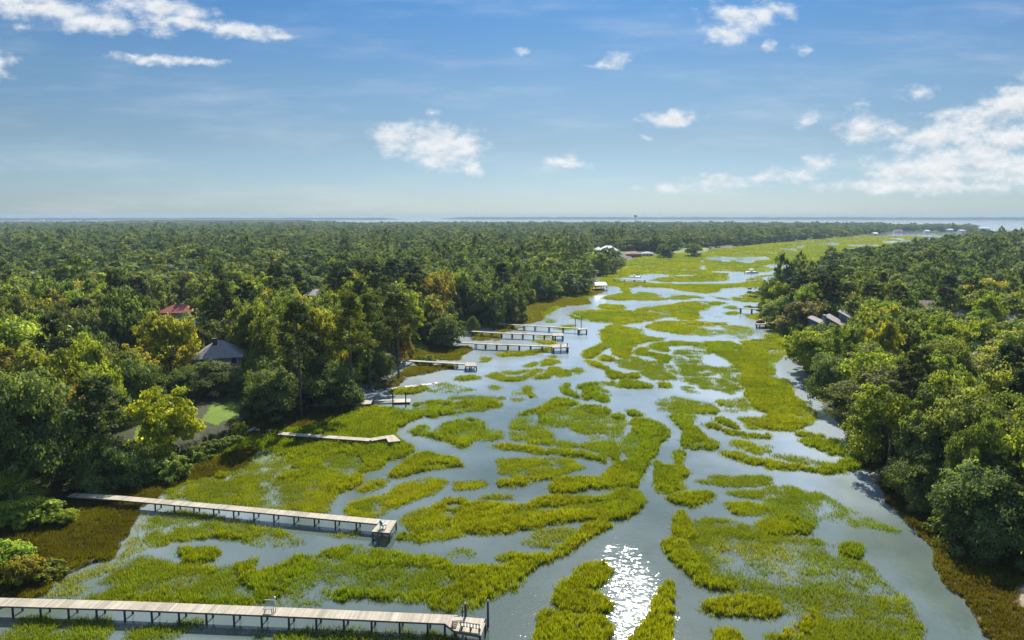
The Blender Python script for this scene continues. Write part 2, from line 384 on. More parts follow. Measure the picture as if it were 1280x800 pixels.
class MB:
    """collects shapes for one mesh, with a per-point 'tone' value"""
    def __init__(s): s.v = []; s.f = []; s.t = []; s.smooth = []
    def add(s, verts, faces, tone=.5, smooth=False):
        b = len(s.v)
        s.v += [tuple(q) for q in verts]
        s.f += [tuple(i + b for i in f) for f in faces]
        s.t += [tone] * len(verts); s.smooth += [smooth] * len(faces)
    def box(s, c, size, rz=0.0, tone=.5, M=None):
        hx, hy, hz = size[0] / 2, size[1] / 2, size[2] / 2
        vs = [Vector((x, y, z)) for x in (-hx, hx) for y in (-hy, hy) for z in (-hz, hz)]
        R = M if M is not None else Matrix.Rotation(rz, 3, 'Z')
        vs = [R @ v + Vector(c) for v in vs]
        s.add(vs, [(0, 1, 3, 2), (4, 6, 7, 5), (0, 4, 5, 1), (2, 3, 7, 6), (0, 2, 6, 4), (1, 5, 7, 3)], tone)
    def prism(s, poly, z0, z1, tone=.5):
        n = len(poly)
        a = sum(poly[i][0] * poly[(i + 1) % n][1] - poly[(i + 1) % n][0] * poly[i][1] for i in range(n))
        if a < 0: poly = poly[::-1]
        vs = [(p[0], p[1], z0) for p in poly] + [(p[0], p[1], z1) for p in poly]
        fs = [tuple(range(n - 1, -1, -1)), tuple(range(n, 2 * n))] + [(i, (i + 1) % n, n + (i + 1) % n, n + i) for i in range(n)]
        s.add(vs, fs, tone)
    def tube(s, pts, radii, n=7, tone=.5, cap=True, smooth=True):
        pts = [Vector(p) for p in pts]; vs = []; fs = []
        for i, p in enumerate(pts):
            d = (pts[min(i + 1, len(pts) - 1)] - pts[max(i - 1, 0)]).normalized()
            a = d.cross(Vector((.31, .95, .07))); a = a.normalized() if a.length > 1e-4 else Vector((1, 0, 0))
            b = d.cross(a)
            for k in range(n):
                w = 2 * math.pi * k / n
                vs.append(p + (a * math.cos(w) + b * math.sin(w)) * radii[i])
        for i in range(len(pts) - 1):
            for k in range(n):
                fs.append((i * n + k, i * n + (k + 1) % n, (i + 1) * n + (k + 1) % n, (i + 1) * n + k))
        if cap: fs.append(tuple(range(n - 1, -1, -1))); fs.append(tuple(range((len(pts) - 1) * n, len(pts) * n)))
        s.add(vs, fs, tone, smooth)
    def mesh(s, name):
        me = bpy.data.meshes.new(name); me.from_pydata(s.v, [], s.f)
        at = me.attributes.new('tone', 'FLOAT', 'POINT'); at.data.foreach_set('value', s.t)
        me.polygons.foreach_set('use_smooth', s.smooth); me.update()
        return me
    def build(s, name, mat, parent=None, **kw):
        return link(name, s.mesh(name), parent, (mat,), **kw)

def quads_mesh(name, V, tone, tri=False):
    """V: (n,k,3) faces"""
    n, k = V.shape[:2]
    me = bpy.data.meshes.new(name)
    me.vertices.add(n * k); me.vertices.foreach_set('co', V.reshape(-1).astype(np.float32))
    me.loops.add(n * k); me.loops.foreach_set('vertex_index', np.arange(n * k, dtype=np.int32))
    me.polygons.add(n); me.polygons.foreach_set('loop_start', np.arange(0, n * k, k, dtype=np.int32))
    me.update(calc_edges=True)
    at = me.attributes.new('tone', 'FLOAT', 'POINT'); at.data.foreach_set('value', np.repeat(tone, k).astype(np.float32))
    me.validate()
    return me

# ------------------------------------------------------------------ material helpers
class NT:
    def __init__(s, tree): s.t = tree; s.n = tree.nodes; s.l = tree.links
    def new(s, ty, **kw):
        n = s.n.new(ty)
        for k, v in kw.items(): setattr(n, k, v)
        return n
    def put(s, sock, v):
        if hasattr(v, 'is_output') or isinstance(v, bpy.types.NodeSocket): s.l.new(v, sock)
        else: sock.default_value = v
    def math(s, op, a, b=None, c=None, clamp=False):
        n = s.new('ShaderNodeMath', operation=op); n.use_clamp = clamp
        s.put(n.inputs[0], a)
        if b is not None: s.put(n.inputs[1], b)
        if c is not None: s.put(n.inputs[2], c)
        return n.outputs[0]
    def noise(s, vec, scale, detail=3, rough=.55, w=None):
        n = s.new('ShaderNodeTexNoise'); n.inputs['Scale'].default_value = scale
        n.inputs['Detail'].default_value = detail; n.inputs['Roughness'].default_value = rough
        if vec is not None: s.l.new(vec, n.inputs['Vector'])
        return n.outputs['Fac']
    def mix(s, f, a, b, mode='MIX'):
        n = s.new('ShaderNodeMix', data_type='RGBA', blend_type=mode)
        s.put(n.inputs[0], f)
        s.put(n.inputs[6], a if not isinstance(a, tuple) else (*a[:3], 1)); s.put(n.inputs[7], b if not isinstance(b, tuple) else (*b[:3], 1))
        return n.outputs[2]
    def ramp(s, f, stops):
        n = s.new('ShaderNodeValToRGB'); e = n.color_ramp.elements
        while len(e) < len(stops): e.new(.5)
        for q, (p, c) in zip(e, stops): q.position = p; q.color = (*c[:3], 1)
        s.put(n.inputs[0], f); return n.outputs[0]
    def attr(s, name, ty='GEOMETRY'):
        n = s.new('ShaderNodeAttribute', attribute_name=name, attribute_type=ty); return n
    def sstep(s, x, a, b):
        n = s.new('ShaderNodeMapRange', interpolation_type='SMOOTHSTEP')
        s.put(n.inputs[0], x); n.inputs[1].default_value = a; n.inputs[2].default_value = b
        return n.outputs[0]
def material(name):
    m = bpy.data.materials.new(name); m.use_nodes = True; m.node_tree.nodes.clear()
    t = NT(m.node_tree); out = t.new('ShaderNodeOutputMaterial'); return m, t, out.inputs['Surface']
def solid(name, col, rough=.7, var=.15, scale=2.0, metal=0.0, tone=0.0, spec=.3):
    m, t, out = material(name)
    p = t.new('ShaderNodeBsdfPrincipled')
    g = t.new('ShaderNodeNewGeometry').outputs['Position']
    n = t.noise(g, scale, 4)
    f = t.math('MULTIPLY_ADD', n, 2 * var, 1 - var)
    if tone: f = t.math('MULTIPLY', f, t.math('MULTIPLY_ADD', t.attr('tone').outputs['Fac'], 2 * tone, 1 - tone))
    c = t.mix(1.0, tuple(col), f, 'MULTIPLY')
    t.l.new(c, p.inputs['Base Color']); p.inputs['Roughness'].default_value = rough; p.inputs['Metallic'].default_value = metal
    p.inputs['Specular IOR Level'].default_value = spec
    t.l.new(p.outputs[0], out); return m
def leafy(name, dark, mid, light, trans=.42, per='OBJECT', gloss=.0):
    """leaves: tone picks the leaf colour, the tree's own tint shifts it"""
    m, t, out = material(name)
    tone = t.attr('tone').outputs['Fac']
    rnd = t.new('ShaderNodeObjectInfo')
    f = t.math('ADD', tone, t.math('MULTIPLY_ADD', rnd.outputs['Random'], .3, -.15), clamp=True)
    c = t.ramp(f, [(0, dark), (.5, mid), (1, light)])
    if per == 'OBJECT': c = t.mix(1.0, c, rnd.outputs['Color'], 'MULTIPLY')
    else: c = t.mix(1.0, c, t.attr('tint', 'INSTANCER').outputs['Color'], 'MULTIPLY')
    d = t.new('ShaderNodeBsdfDiffuse'); tr = t.new('ShaderNodeBsdfTranslucent')
    t.l.new(c, d.inputs[0]); t.l.new(t.mix(1.0, c, (1.15, 1.1, .55), 'MULTIPLY'), tr.inputs[0])
    mx = t.new('ShaderNodeMixShader'); mx.inputs[0].default_value = trans
    t.l.new(d.outputs[0], mx.inputs[1]); t.l.new(tr.outputs[0], mx.inputs[2])
    sh = mx.outputs[0]
    if gloss:
        gl = t.new('ShaderNodeBsdfGlossy'); gl.inputs['Roughness'].default_value = .45; gl.inputs[0].default_value = (.9, .95, 1, 1)
        m2 = t.new('ShaderNodeMixShader'); m2.inputs[0].default_value = gloss
        t.l.new(sh, m2.inputs[1]); t.l.new(gl.outputs[0], m2.inputs[2]); sh = m2.outputs[0]
    t.l.new(sh, out); return m

# ------------------------------------------------------------------ terrain
def polar_grid(azs, rs, fz, name):
    A, R = np.meshgrid(azs, rs)
    x = R * np.sin(A); y = R * np.cos(A)
    return x, y
az = np.radians(np.concatenate([np.linspace(-75, -42, 60, endpoint=False), np.linspace(-42, 42, 760, endpoint=False), np.linspace(42, 75, 60)]))
rs = np.concatenate([np.geomspace(22, 48, 50, endpoint=False), np.geomspace(48, 260, 430, endpoint=False), np.geomspace(260, 4600, 430)])
A, R = np.meshgrid(az, rs)
tx = R * np.sin(A); ty = R * np.cos(A)
td, tk, tl = survey(tx, ty)
tz = height(td, tk, tl, tx, ty)
far = R > 3700
tz[(far) & (A > math.radians(-14))] = -.8
tz[R > 4300] = -.8
soil = np.zeros(tx.shape + (4,), np.float32); soil[..., 3] = 1
def setc(m, c): soil[m, :3] = c
setc(np.ones_like(m0 := (tk == 0)), (0, 0, 0))
soil[..., :3] = (.055, .058, .045)
n1 = fbm(tx / 9, ty / 9, 31); n2 = fbm(tx / 2.3, ty / 2.3, 41)
fz = np.clip((R - 250) / 700, 0, 1)[..., None]
marsh_near = np.array((.075, .080, .008)); marsh_far = np.array((.092, .102, .006))
mc = marsh_near * (1 - fz) + marsh_far * fz
mc = mc * (.75 + .5 * n1[..., None])
soil[..., :3] = np.where((tk == 1)[..., None], mc, soil[..., :3])
brown = np.array((.060, .050, .022)); straw = np.array((.30, .24, .13)); olive = np.array((.10, .095, .022))
w = np.clip((n1 - .45) * 4, 0, 1)[..., None]
brown_r = np.array((.105, .082, .036)); sh = np.where((tx > 0)[..., None], brown_r, brown) * (1 - w) + olive * w
# matted straw lying on the right bank
streak = fbm(tx / 1.2 + ty / 5, ty / 7 - tx / 6, 77)
st = (np.clip((streak - .58) * 6, 0, 1) * (tx > 0))[..., None]
sh = sh * (1 - st) + straw * st
soil[..., :3] = np.where((tk == 2)[..., None], sh * (.75 + .5 * n2[..., None]), soil[..., :3])
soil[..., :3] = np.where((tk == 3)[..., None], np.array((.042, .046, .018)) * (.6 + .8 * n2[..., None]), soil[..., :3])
soil[..., :3] = np.where((tk == 4)[..., None], np.array((.105, .16, .012)) * (.75 + .5 * n2[..., None]), soil[..., :3])
soil[..., :3] = np.where((tk == 5)[..., None], np.array((.085, .078, .038)) * (.85 + .3 * n2[..., None]), soil[..., :3])
soil[..., :3] = np.where((tk == 6)[..., None], np.array((.23, .19, .12)) * (.7 + .6 * n2[..., None]), soil[..., :3])
nr, na = tx.shape
idx = np.arange(nr * na).reshape(nr, na)
quads = np.stack([idx[:-1, :-1], idx[:-1, 1:], idx[1:, 1:], idx[1:, :-1]], -1).reshape(-1, 4)[:, ::-1]
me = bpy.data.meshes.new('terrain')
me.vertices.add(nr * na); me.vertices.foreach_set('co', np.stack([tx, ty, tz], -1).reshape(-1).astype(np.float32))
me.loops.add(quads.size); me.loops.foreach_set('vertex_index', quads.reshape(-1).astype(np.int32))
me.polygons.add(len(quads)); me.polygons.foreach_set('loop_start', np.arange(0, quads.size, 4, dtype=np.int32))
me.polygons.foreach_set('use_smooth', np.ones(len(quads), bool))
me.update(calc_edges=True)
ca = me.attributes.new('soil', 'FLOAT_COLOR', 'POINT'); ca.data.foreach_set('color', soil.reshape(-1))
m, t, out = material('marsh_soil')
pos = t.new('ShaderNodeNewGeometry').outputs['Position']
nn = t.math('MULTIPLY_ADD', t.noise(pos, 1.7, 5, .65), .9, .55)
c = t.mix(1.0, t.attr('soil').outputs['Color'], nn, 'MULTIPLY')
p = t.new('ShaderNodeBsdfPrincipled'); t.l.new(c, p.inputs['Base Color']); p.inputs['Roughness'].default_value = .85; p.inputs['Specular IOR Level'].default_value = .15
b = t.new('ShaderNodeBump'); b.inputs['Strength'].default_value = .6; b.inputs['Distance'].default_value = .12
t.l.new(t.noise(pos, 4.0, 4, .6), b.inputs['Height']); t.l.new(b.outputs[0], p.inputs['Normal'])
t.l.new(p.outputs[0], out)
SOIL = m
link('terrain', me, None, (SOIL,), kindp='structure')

# ------------------------------------------------------------------ water
me = bpy.data.meshes.new('water')
Lw = 9700
me.from_pydata([(-Lw, -400, 0), (Lw, -400, 0), (Lw, Lw, 0), (-Lw, Lw, 0)], [], [(0, 1, 2, 3)])
m, t, out = material('tidal_water')
pos = t.new('ShaderNodeNewGeometry').outputs['Position']
p = t.new('ShaderNodeBsdfPrincipled')
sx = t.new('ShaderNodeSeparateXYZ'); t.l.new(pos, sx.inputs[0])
# base colour paler up the creek: painted sky reflection, over random muddy variation
sky_sheen = t.math('ADD', t.math('ADD', t.math('MULTIPLY', sx.outputs[1], 1 / 240), t.math('MULTIPLY', t.math('ABSOLUTE', t.math('SUBTRACT', sx.outputs[0], 4)), 1 / 130)), -.32)
silt_sheen = t.math('ADD', t.math('MULTIPLY_ADD', t.noise(pos, .022, 5, .6), 1.0, -.28), t.math('MINIMUM', sky_sheen, .62))
c = t.ramp(silt_sheen, [(.22, (.040, .062, .040)), (.45, (.105, .134, .118)), (.80, (.300, .348, .368))])
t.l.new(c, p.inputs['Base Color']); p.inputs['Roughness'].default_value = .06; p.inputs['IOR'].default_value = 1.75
p.inputs['Specular IOR Level'].default_value = .5
ripple = t.noise(pos, 4.2, 2, .5); swell = t.noise(pos, 1.3, 3, .6)
calm = t.sstep(t.noise(pos, .03, 3, .55), .38, .66)      # wind-ruffled patches between calm ones
gc = G(792, 742); gvec = t.new('ShaderNodeVectorMath', operation='SUBTRACT'); t.l.new(pos, gvec.inputs[0]); gvec.inputs[1].default_value = (gc.x, gc.y, 0)
gs = t.new('ShaderNodeVectorMath', operation='MULTIPLY'); t.l.new(gvec.outputs[0], gs.inputs[0]); gs.inputs[1].default_value = (1 / 4.6, 1 / 17.0, 0)
gl = t.new('ShaderNodeVectorMath', operation='LENGTH'); t.l.new(gs.outputs[0], gl.inputs[0])
gust = t.sstep(t.math('ADD', gl.outputs['Value'], t.math('MULTIPLY_ADD', t.noise(pos, .5, 4, .7), 1.5, -.62)), 1.05, .55)   # a gust in the middle channel
calm = t.math('ADD', calm, t.math('MULTIPLY', gust, .7))
b1 = t.new('ShaderNodeBump'); b1.inputs['Distance'].default_value = .06
t.l.new(ripple, b1.inputs['Height']); t.l.new(t.math('MULTIPLY_ADD', calm, .24, .12), b1.inputs['Strength'])
b2 = t.new('ShaderNodeBump'); b2.inputs['Distance'].default_value = .10; t.l.new(t.math('MULTIPLY_ADD', gust, .60, .18), b2.inputs['Strength'])
t.l.new(swell, b2.inputs['Height']); t.l.new(b1.outputs[0], b2.inputs['Normal']); t.l.new(b2.outputs[0], p.inputs['Normal'])
t.l.new(p.outputs[0], out)
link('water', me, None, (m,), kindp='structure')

# the low barrier island that closes the bay, and the near headlands
def ridge(name, az0, az1, r, depth, top, seed, mat, n=420):
    a = np.radians(np.linspace(az0, az1, n))
    prof = top * (.62 + .38 * fbm(np.arange(n) / 4.0, np.zeros(n), seed)) 
    prof[[0, -1]] = .2
    e = np.minimum(1, np.minimum(np.arange(n), np.arange(n)[::-1]) / 12.0); prof = prof * e + .1
    vs = []; fs = []
    for i in range(n):
        s, c_ = math.sin(a[i]), math.cos(a[i])
        for rr, zz in ((r, -.5), (r + 6, prof[i] * .75), (r + depth * .4, prof[i]), (r + depth, prof[i] * .8), (r + depth + 30, -.5)):
            vs.append((s * rr, c_ * rr, zz))
        if i:
            b_ = (i - 1) * 5
            fs += [(b_ + k, b_ + k + 5, b_ + k + 6, b_ + k + 1) for k in range(4)]
    me = bpy.data.meshes.new(name); me.from_pydata(vs, [], fs); me.update()
    return link(name, me, None, (mat,), kindp='structure')
WOODFAR = solid('far_shore_woods', (.045, .06, .03), .9, .35, .02)
ridge('barrier_island_terrain', -6, 60, 8200, 500, 31, 3, WOODFAR)
ridge('barrier_island_terrain', -60, -9, 7400, 500, 22, 13, WOODFAR)
ridge('headland_terrain', -30, -15.5, 4700, 300, 17, 23, WOODFAR, 200)

# ------------------------------------------------------------------ marsh grass
def tuft(name, nb, R0, hmin, hmax, wid, lean, seg=2):
    r = np.random.default_rng(hash(name) % 1000 + 5)
    rad = R0 * np.sqrt(r.random(nb)); a = r.random(nb) * 6.283
    base = np.stack([rad * np.cos(a), rad * np.sin(a), np.full(nb, -.1)], -1)
    h = hmin + (hmax - hmin) * r.random(nb)
    la = r.random(nb) * 6.283; ll = lean * r.random(nb) * h
    tip = base + np.stack([ll * np.cos(la), ll * np.sin(la), h], -1)
    mid = base * .5 + tip * .5 + np.stack([-ll * .12 * np.cos(la), -ll * .12 * np.sin(la), h * .06], -1)
    wa = r.random(nb) * 6.283; wv = np.stack([np.cos(wa), np.sin(wa), 0 * wa], -1) * wid / 2
    V = np.stack([base - wv, base + wv, mid + wv * .9, tip, mid - wv * .9], 1)
    return quads_mesh(name, V, r.random(nb))
def holder(name, me, mat):
    o = bpy.data.objects.new(name, me); me.materials.append(mat)
    return o
GRASS = leafy('cordgrass_blades', (.130, .158, .002), (.285, .305, .004), (.48, .475, .014), .52, 'INSTANCER')
def scatter(name, pts, scl, rot, tint, protos, pick, label, kindp='stuff'):
    me = bpy.data.meshes.new(name); n = len(pts)
    me.vertices.add(n); me.vertices.foreach_set('co', pts.reshape(-1).astype(np.float32))
    def at(nm, ty, val, key): a = me.attributes.new(nm, ty, 'POINT'); a.data.foreach_set(key, val.reshape(-1))
    at('scl', 'FLOAT_VECTOR', scl.astype(np.float32), 'vector'); at('rot', 'FLOAT', rot.astype(np.float32), 'value')
    at('tint', 'FLOAT_COLOR', np.concatenate([tint, np.ones((n, 1))], 1).astype(np.float32), 'color'); at('pick', 'INT', pick.astype(np.int32), 'value')
    o = link(name, me, kindp=kindp); 
    ng = bpy.data.node_groups.new(name, 'GeometryNodeTree')
    ng.interface.new_socket('Geometry', in_out='INPUT', socket_type='NodeSocketGeometry'); ng.interface.new_socket('Geometry', in_out='OUTPUT', socket_type='NodeSocketGeometry')
    t = NT(ng); gi = t.new('NodeGroupInput'); go = t.new('NodeGroupOutput'); j = t.new('GeometryNodeJoinGeometry')
    def named(nm, ty): q = t.new('GeometryNodeInputNamedAttribute', data_type=ty); q.inputs[0].default_value = nm; return q.outputs[0]
    for i, pr in enumerate(protos):
        ip = t.new('GeometryNodeInstanceOnPoints'); oi = t.new('GeometryNodeObjectInfo'); oi.inputs[0].default_value = pr
        oi.inputs['As Instance'].default_value = True
        cmp_ = t.new('FunctionNodeCompare', data_type='INT', operation='EQUAL'); t.l.new(named('pick', 'INT'), cmp_.inputs[2]); cmp_.inputs[3].default_value = i
        t.l.new(gi.outputs[0], ip.inputs['Points']); t.l.new(cmp_.outputs[0], ip.inputs['Selection']); t.l.new(oi.outputs['Geometry'], ip.inputs['Instance'])
        cx = t.new('ShaderNodeCombineXYZ'); t.l.new(named('rot', 'FLOAT'), cx.inputs[2])
        e2 = t.new('FunctionNodeEulerToRotation'); t.l.new(cx.outputs[0], e2.inputs[0]); t.l.new(e2.outputs[0], ip.inputs['Rotation'])
        t.l.new(named('scl', 'FLOAT_VECTOR'), ip.inputs['Scale']); t.l.new(ip.outputs[0], j.inputs[0])
    t.l.new(j.outputs[0], go.inputs[0])
    md = o.modifiers.new('scatter', 'NODES'); md.node_group = ng
    tag(o, label)
    return o
tufts = [holder('grass_tuft', tuft('grass_tuft_a', 26, .30, .35, .80, .045, .30), GRASS), holder('grass_tuft', tuft('grass_tuft_b', 26, .34, .30, .72, .05, .45), GRASS),
         holder('grass_tuft', tuft('grass_tuft_c', 34, .75, .40, .95, .10, .30), GRASS), holder('grass_tuft', tuft('grass_tuft_d', 36, 1.5, .5, 1.0, .24, .3), GRASS),
         holder('grass_stems', tuft('grass_stems_a', 26, .75, .30, .72, .05, .30), GRASS), holder('grass_stems', tuft('grass_stems_b', 40, 1.4, .35, .80, .085, .30), GRASS)]
def sample(r0, r1, per, a0=-46, a1=46):
    area = math.radians(a1 - a0) * .5 * (r1 * r1 - r0 * r0); n = int(area * per)
    r = np.sqrt(rng.random(n) * (r1 * r1 - r0 * r0) + r0 * r0); a = np.radians(a0 + (a1 - a0) * rng.random(n))
    return r * np.sin(a), r * np.cos(a)
GP = {1: [], 2: []}
for r0, r1, per, pk, s in ((50, 110, 13.0, 0, .9), (110, 200, 6.5, 0, 1.15), (200, 420, 1.5, 2, 1.25), (420, 950, .24, 3, 1.3), (950, 1700, .06, 3, 2.0)):
    x, y = sample(r0, r1, per)
    d, k, l = survey(x, y)
    cl = fbm(x / 2.2, y / 2.2, 61); cl2 = fbm(x / 14, y / 14, 67)
    sparse = (d < .78) & (k == 1)
    thr = np.where(sparse, np.clip(d * {50: 2.7, 110: 1.7, 200: 1.3, 420: 1.0, 950: .9}[r0], 0, 1) * np.clip((cl - .18) * 3.0, .08, 1) * np.clip((cl2 - .12) * 2.6, .25, 1), np.clip(d * d * 1.1, 0, 1))
    keep = (rng.random(len(x)) < thr)
    for kk in (1, 2):
        q = keep & (k == kk)
        xx, yy, dd, c1, c2, ll = x[q], y[q], d[q], cl[q], cl2[q], l[q]
        z = np.maximum(height(dd, k[q], ll, xx, yy), -.05)
        n = len(xx); pick = np.where(sparse[q], 4 if pk == 0 else 5, np.full(n, pk) + ((rng.random(n) < .5) & (pk == 0)))
        hh = s * {0: .92, 2: .55, 3: .36}[pk] * (.75 + .5 * c1) * (.65 + .7 * rng.random(n)) * np.where(dd < .7, .82, 1.0)
        if kk == 1: hh *= np.where(dd > .72, .66 + .42 * np.clip((stand(xx, yy) - .30) / .55, 0, 1), 1.0)      # lower and thinner towards the water
        if kk == 2: hh *= .75
        scl = np.stack([np.full(n, s), np.full(n, s), hh], -1)
        c3 = fbm(xx / 31, yy / 31, 83); mixg = np.clip((c2 * .55 + c3 * .45 - .36) * 3.6, 0, 1)[:, None]; base = (np.array((.60, .80, 1.2)) * (1 - mixg) + np.array((.90, .95, .8)) * mixg) * (.72 + .56 * c1[:, None])
        if kk == 1:
            # thin stands are greener and paler, thick ones golden
            thin = np.clip((.75 - dd) * 2, 0, 1)[:, None]
            tint = base * (1 - thin) + np.array((.46, .62, 3.0)) * thin
            pale = (np.clip((.36 - dd) * 6, 0, 1) * .75)[:, None]; tint = tint * (1 - pale) + np.array((.95, 1.0, 9.0)) * pale     # bleached stems in the open flats
            dead = (rng.random(n) < .07 + .12 * np.clip((c3 - .55) * 6, 0, 1))[:, None]; tint = np.where(dead, tint * .45 + np.array((.55, .42, 2.0)) * .55, tint)
        else:
            rr_ = np.clip((np.hypot(xx, yy) - 110) / 120, 0, 1)[:, None]; tint = (np.where((xx > 0)[:, None], np.array((.42, .34, 1.9)), np.array((.36, .31, 1.2))) * (1 - rr_) + np.array((.50, .47, 1.0)) * rr_) * (.7 + .6 * c1[:, None])
            o_ = np.clip((c2 - .48) * 5, 0, 1)[:, None]; tint = tint * (1 - o_) + np.array((.52, .50, .6)) * o_
        GP[kk].append((np.stack([xx, yy, z], -1), scl, rng.random(n) * 6.283, np.clip(tint, .05, 9), pick))
for kk, nm, lb in ((1, 'marsh_grass', 'yellow green cordgrass standing in the tidal water of the marsh'), (2, 'shore_grass', 'brown and olive grass on the muddy banks beside the marsh')):
    cat_ = [np.concatenate([g[i] for g in GP[kk]]) for i in range(5)]
    scatter(nm, cat_[0], cat_[1], cat_[2], cat_[3], tufts, cat_[4], lb)
    print(nm, len(cat_[0]))
# ------------------------------------------------------------------ trees
BARK = solid('bark', (.10, .085, .065), .9, .35, 3.0)
OAKLEAF = leafy('oak_leaves', (.066, .096, .026), (.180, .222, .056), (.315, .350, .115), .55, 'OBJECT', .008)
BROADLEAF = leafy('broadleaf_leaves', (.084, .112, .018), (.210, .248, .044), (.355, .385, .085), .55, 'OBJECT', .008)
PINELEAF = leafy('pine_needles', (.022, .040, .016), (.055, .080, .024), (.115, .140, .042), .30, 'OBJECT', .008)
WOODLEAF = leafy('woodland_leaves', (.054, .086, .026), (.150, .192, .050), (.285, .325, .105), .47, 'INSTANCER', .006)

def leaf_quads(r, c, nrm, size, aspect=1.0):
    n = len(c)
    a = np.cross(nrm, r.normal(size=(n, 3))); a /= np.linalg.norm(a, axis=1)[:, None] + 1e-9
    b = np.cross(nrm, a); b /= np.linalg.norm(b, axis=1)[:, None] + 1e-9
    s = (size * (.6 + .8 * r.random(n)))[:, None] if np.ndim(size) else (size * (.6 + .8 * r.random(n)))[:, None]
    a = a * s * aspect; b = b * s
    return np.stack([c - a * .5 - b * .15, c + b * .5, c + a * .5 + b * .1, c - b * .5], 1)
def sph(r, n):
    v = r.normal(size=(n, 3)); return v / np.linalg.norm(v, axis=1)[:, None]
def crown_mesh(name, seed, lobes, clumps, leaves, leaf, low=-.15, flat=.72, ragged=.2, lobe_r=(.34, .52), open_=0.0):
    """crown in a unit frame: radius about 1, centre of the dome at z=0; leaves gathered in clumps on lobes"""
    r = np.random.default_rng(seed); V = []; T = []
    L = []
    for i in range(lobes):
        for _ in range(30):
            d = sph(r, 1)[0]
            if d[2] > low: break
        rad = .62 * (1 - ragged * r.random()); lr = lobe_r[0] + (lobe_r[1] - lobe_r[0]) * r.random()
        L.append((d * rad * (1, 1, flat), lr))
    L.append((np.array((0, 0, .12)), .55))
    for lc, lr in L:
        lt = r.normal() * .10
        for j in range(clumps):
            d = sph(r, 1)[0]
            if d[2] < -.45: d[2] *= -.5
            cc = lc + d * lr * (.78 + .3 * r.random()) * (1, 1, .9)
            if open_ and r.random() < open_: continue
            cr = (.10 + .09 * r.random()) * (1 if not open_ else .85)
            n = max(4, int(leaves * (.6 + .8 * r.random())))
            o = sph(r, n); o[:, 2] = np.where(o[:, 2] < -.3, -o[:, 2] * .6, o[:, 2])
            p = cc + o * cr * (.45 + .6 * r.random(n))[:, None] * (1.15, 1.15, .8)
            nn = o * .55 + d * .45 + r.normal(size=(n, 3)) * .38 + (0, 0, .25); nn /= np.linalg.norm(nn, axis=1)[:, None]
            V.append(leaf_quads(r, p, nn, leaf)); T.append(np.clip(.5 + lt + r.normal() * .13 + r.normal(size=n) * .10, 0, 1))
    V = np.concatenate(V); q = V.reshape(-1, 3)
    rr = np.quantile(np.hypot(q[:, 0], q[:, 1]), .985); za, zb = np.quantile(q[:, 2], .004), np.quantile(q[:, 2], .996)
    V[..., :2] /= rr; V[..., 2] = (V[..., 2] - za) / (zb - za)         # radius 1, from z 0 to 1
    return quads_mesh(name, V, np.concatenate(T))
def limb_mesh(name, seed, z_fork, spread, n, r0, droop=.0):
    r = random.Random(seed); mb = MB()
    mb.tube([(0, 0, -.25), (.01, .0, z_fork * .5), (.02, .02, z_fork)], [r0 * 1.25, r0, r0 * .85], 8)
    for i in range(n):
        a = 6.283 * i / n + r.random() * .6; s = spread * (.7 + .4 * r.random()); zt = z_fork + (1 - z_fork) * (.45 + .35 * r.random())
        p1 = (.02 + math.cos(a) * s * .4, .02 + math.sin(a) * s * .4, z_fork + (zt - z_fork) * .55)
        p2 = (math.cos(a) * s, math.sin(a) * s, zt)
        mb.tube([(.02, .02, z_fork - .02), p1, p2], [r0 * .6, r0 * .4, r0 * .14], 6)
    return mb.mesh(name)
def pine_mesh(name, seed, whorls, z0, rad, leaf, n_leaf, tufts_per):
    r = np.random.default_rng(seed); V = []; T = []; mb = MB()
    mb.tube([(0, 0, -.02), (.006, .004, .5), (0.0, .008, .97)], [.016, .0115, .003], 7)
    for i in range(whorls):
        z = z0 + (1 - z0) * (i + r.random() * .7) / whorls; f = 1 - (z - z0) / (1 - z0)
        for b in range(int(r.integers(3, 6))):
            a = r.random() * 6.283; ln = rad * (.30 + .75 * min(1, f * 1.6) * (.6 + .5 * r.random()))
            tip = np.array((math.cos(a) * ln, math.sin(a) * ln, z + ln * (.15 + .3 * r.random())))
            mb.tube([(0, 0, z), tuple(tip)], [.004, .0015], 4)
            for q in range(tufts_per):
                u = .45 + .6 * r.random()
                cc = np.array((0, 0, z)) * (1 - u) + tip * u + r.normal(size=3) * rad * .07
                n = n_leaf; o = sph(r, n); p = cc + o * rad * .17 * (.5 + .6 * r.random(n))[:, None] * (1, 1, .75)
                nn = o * .5 + r.normal(size=(n, 3)) * .4 + (0, 0, .45); nn /= np.linalg.norm(nn, axis=1)[:, None]
                V.append(leaf_quads(r, p, nn, leaf, .55)); T.append(np.clip(.5 + r.normal() * .14 + r.normal(size=n) * .1, 0, 1))
    return mb.mesh(name + '_trunk'), quads_mesh(name, np.concatenate(V), np.concatenate(T))

def withmat(me, m): me.materials.append(m); return me
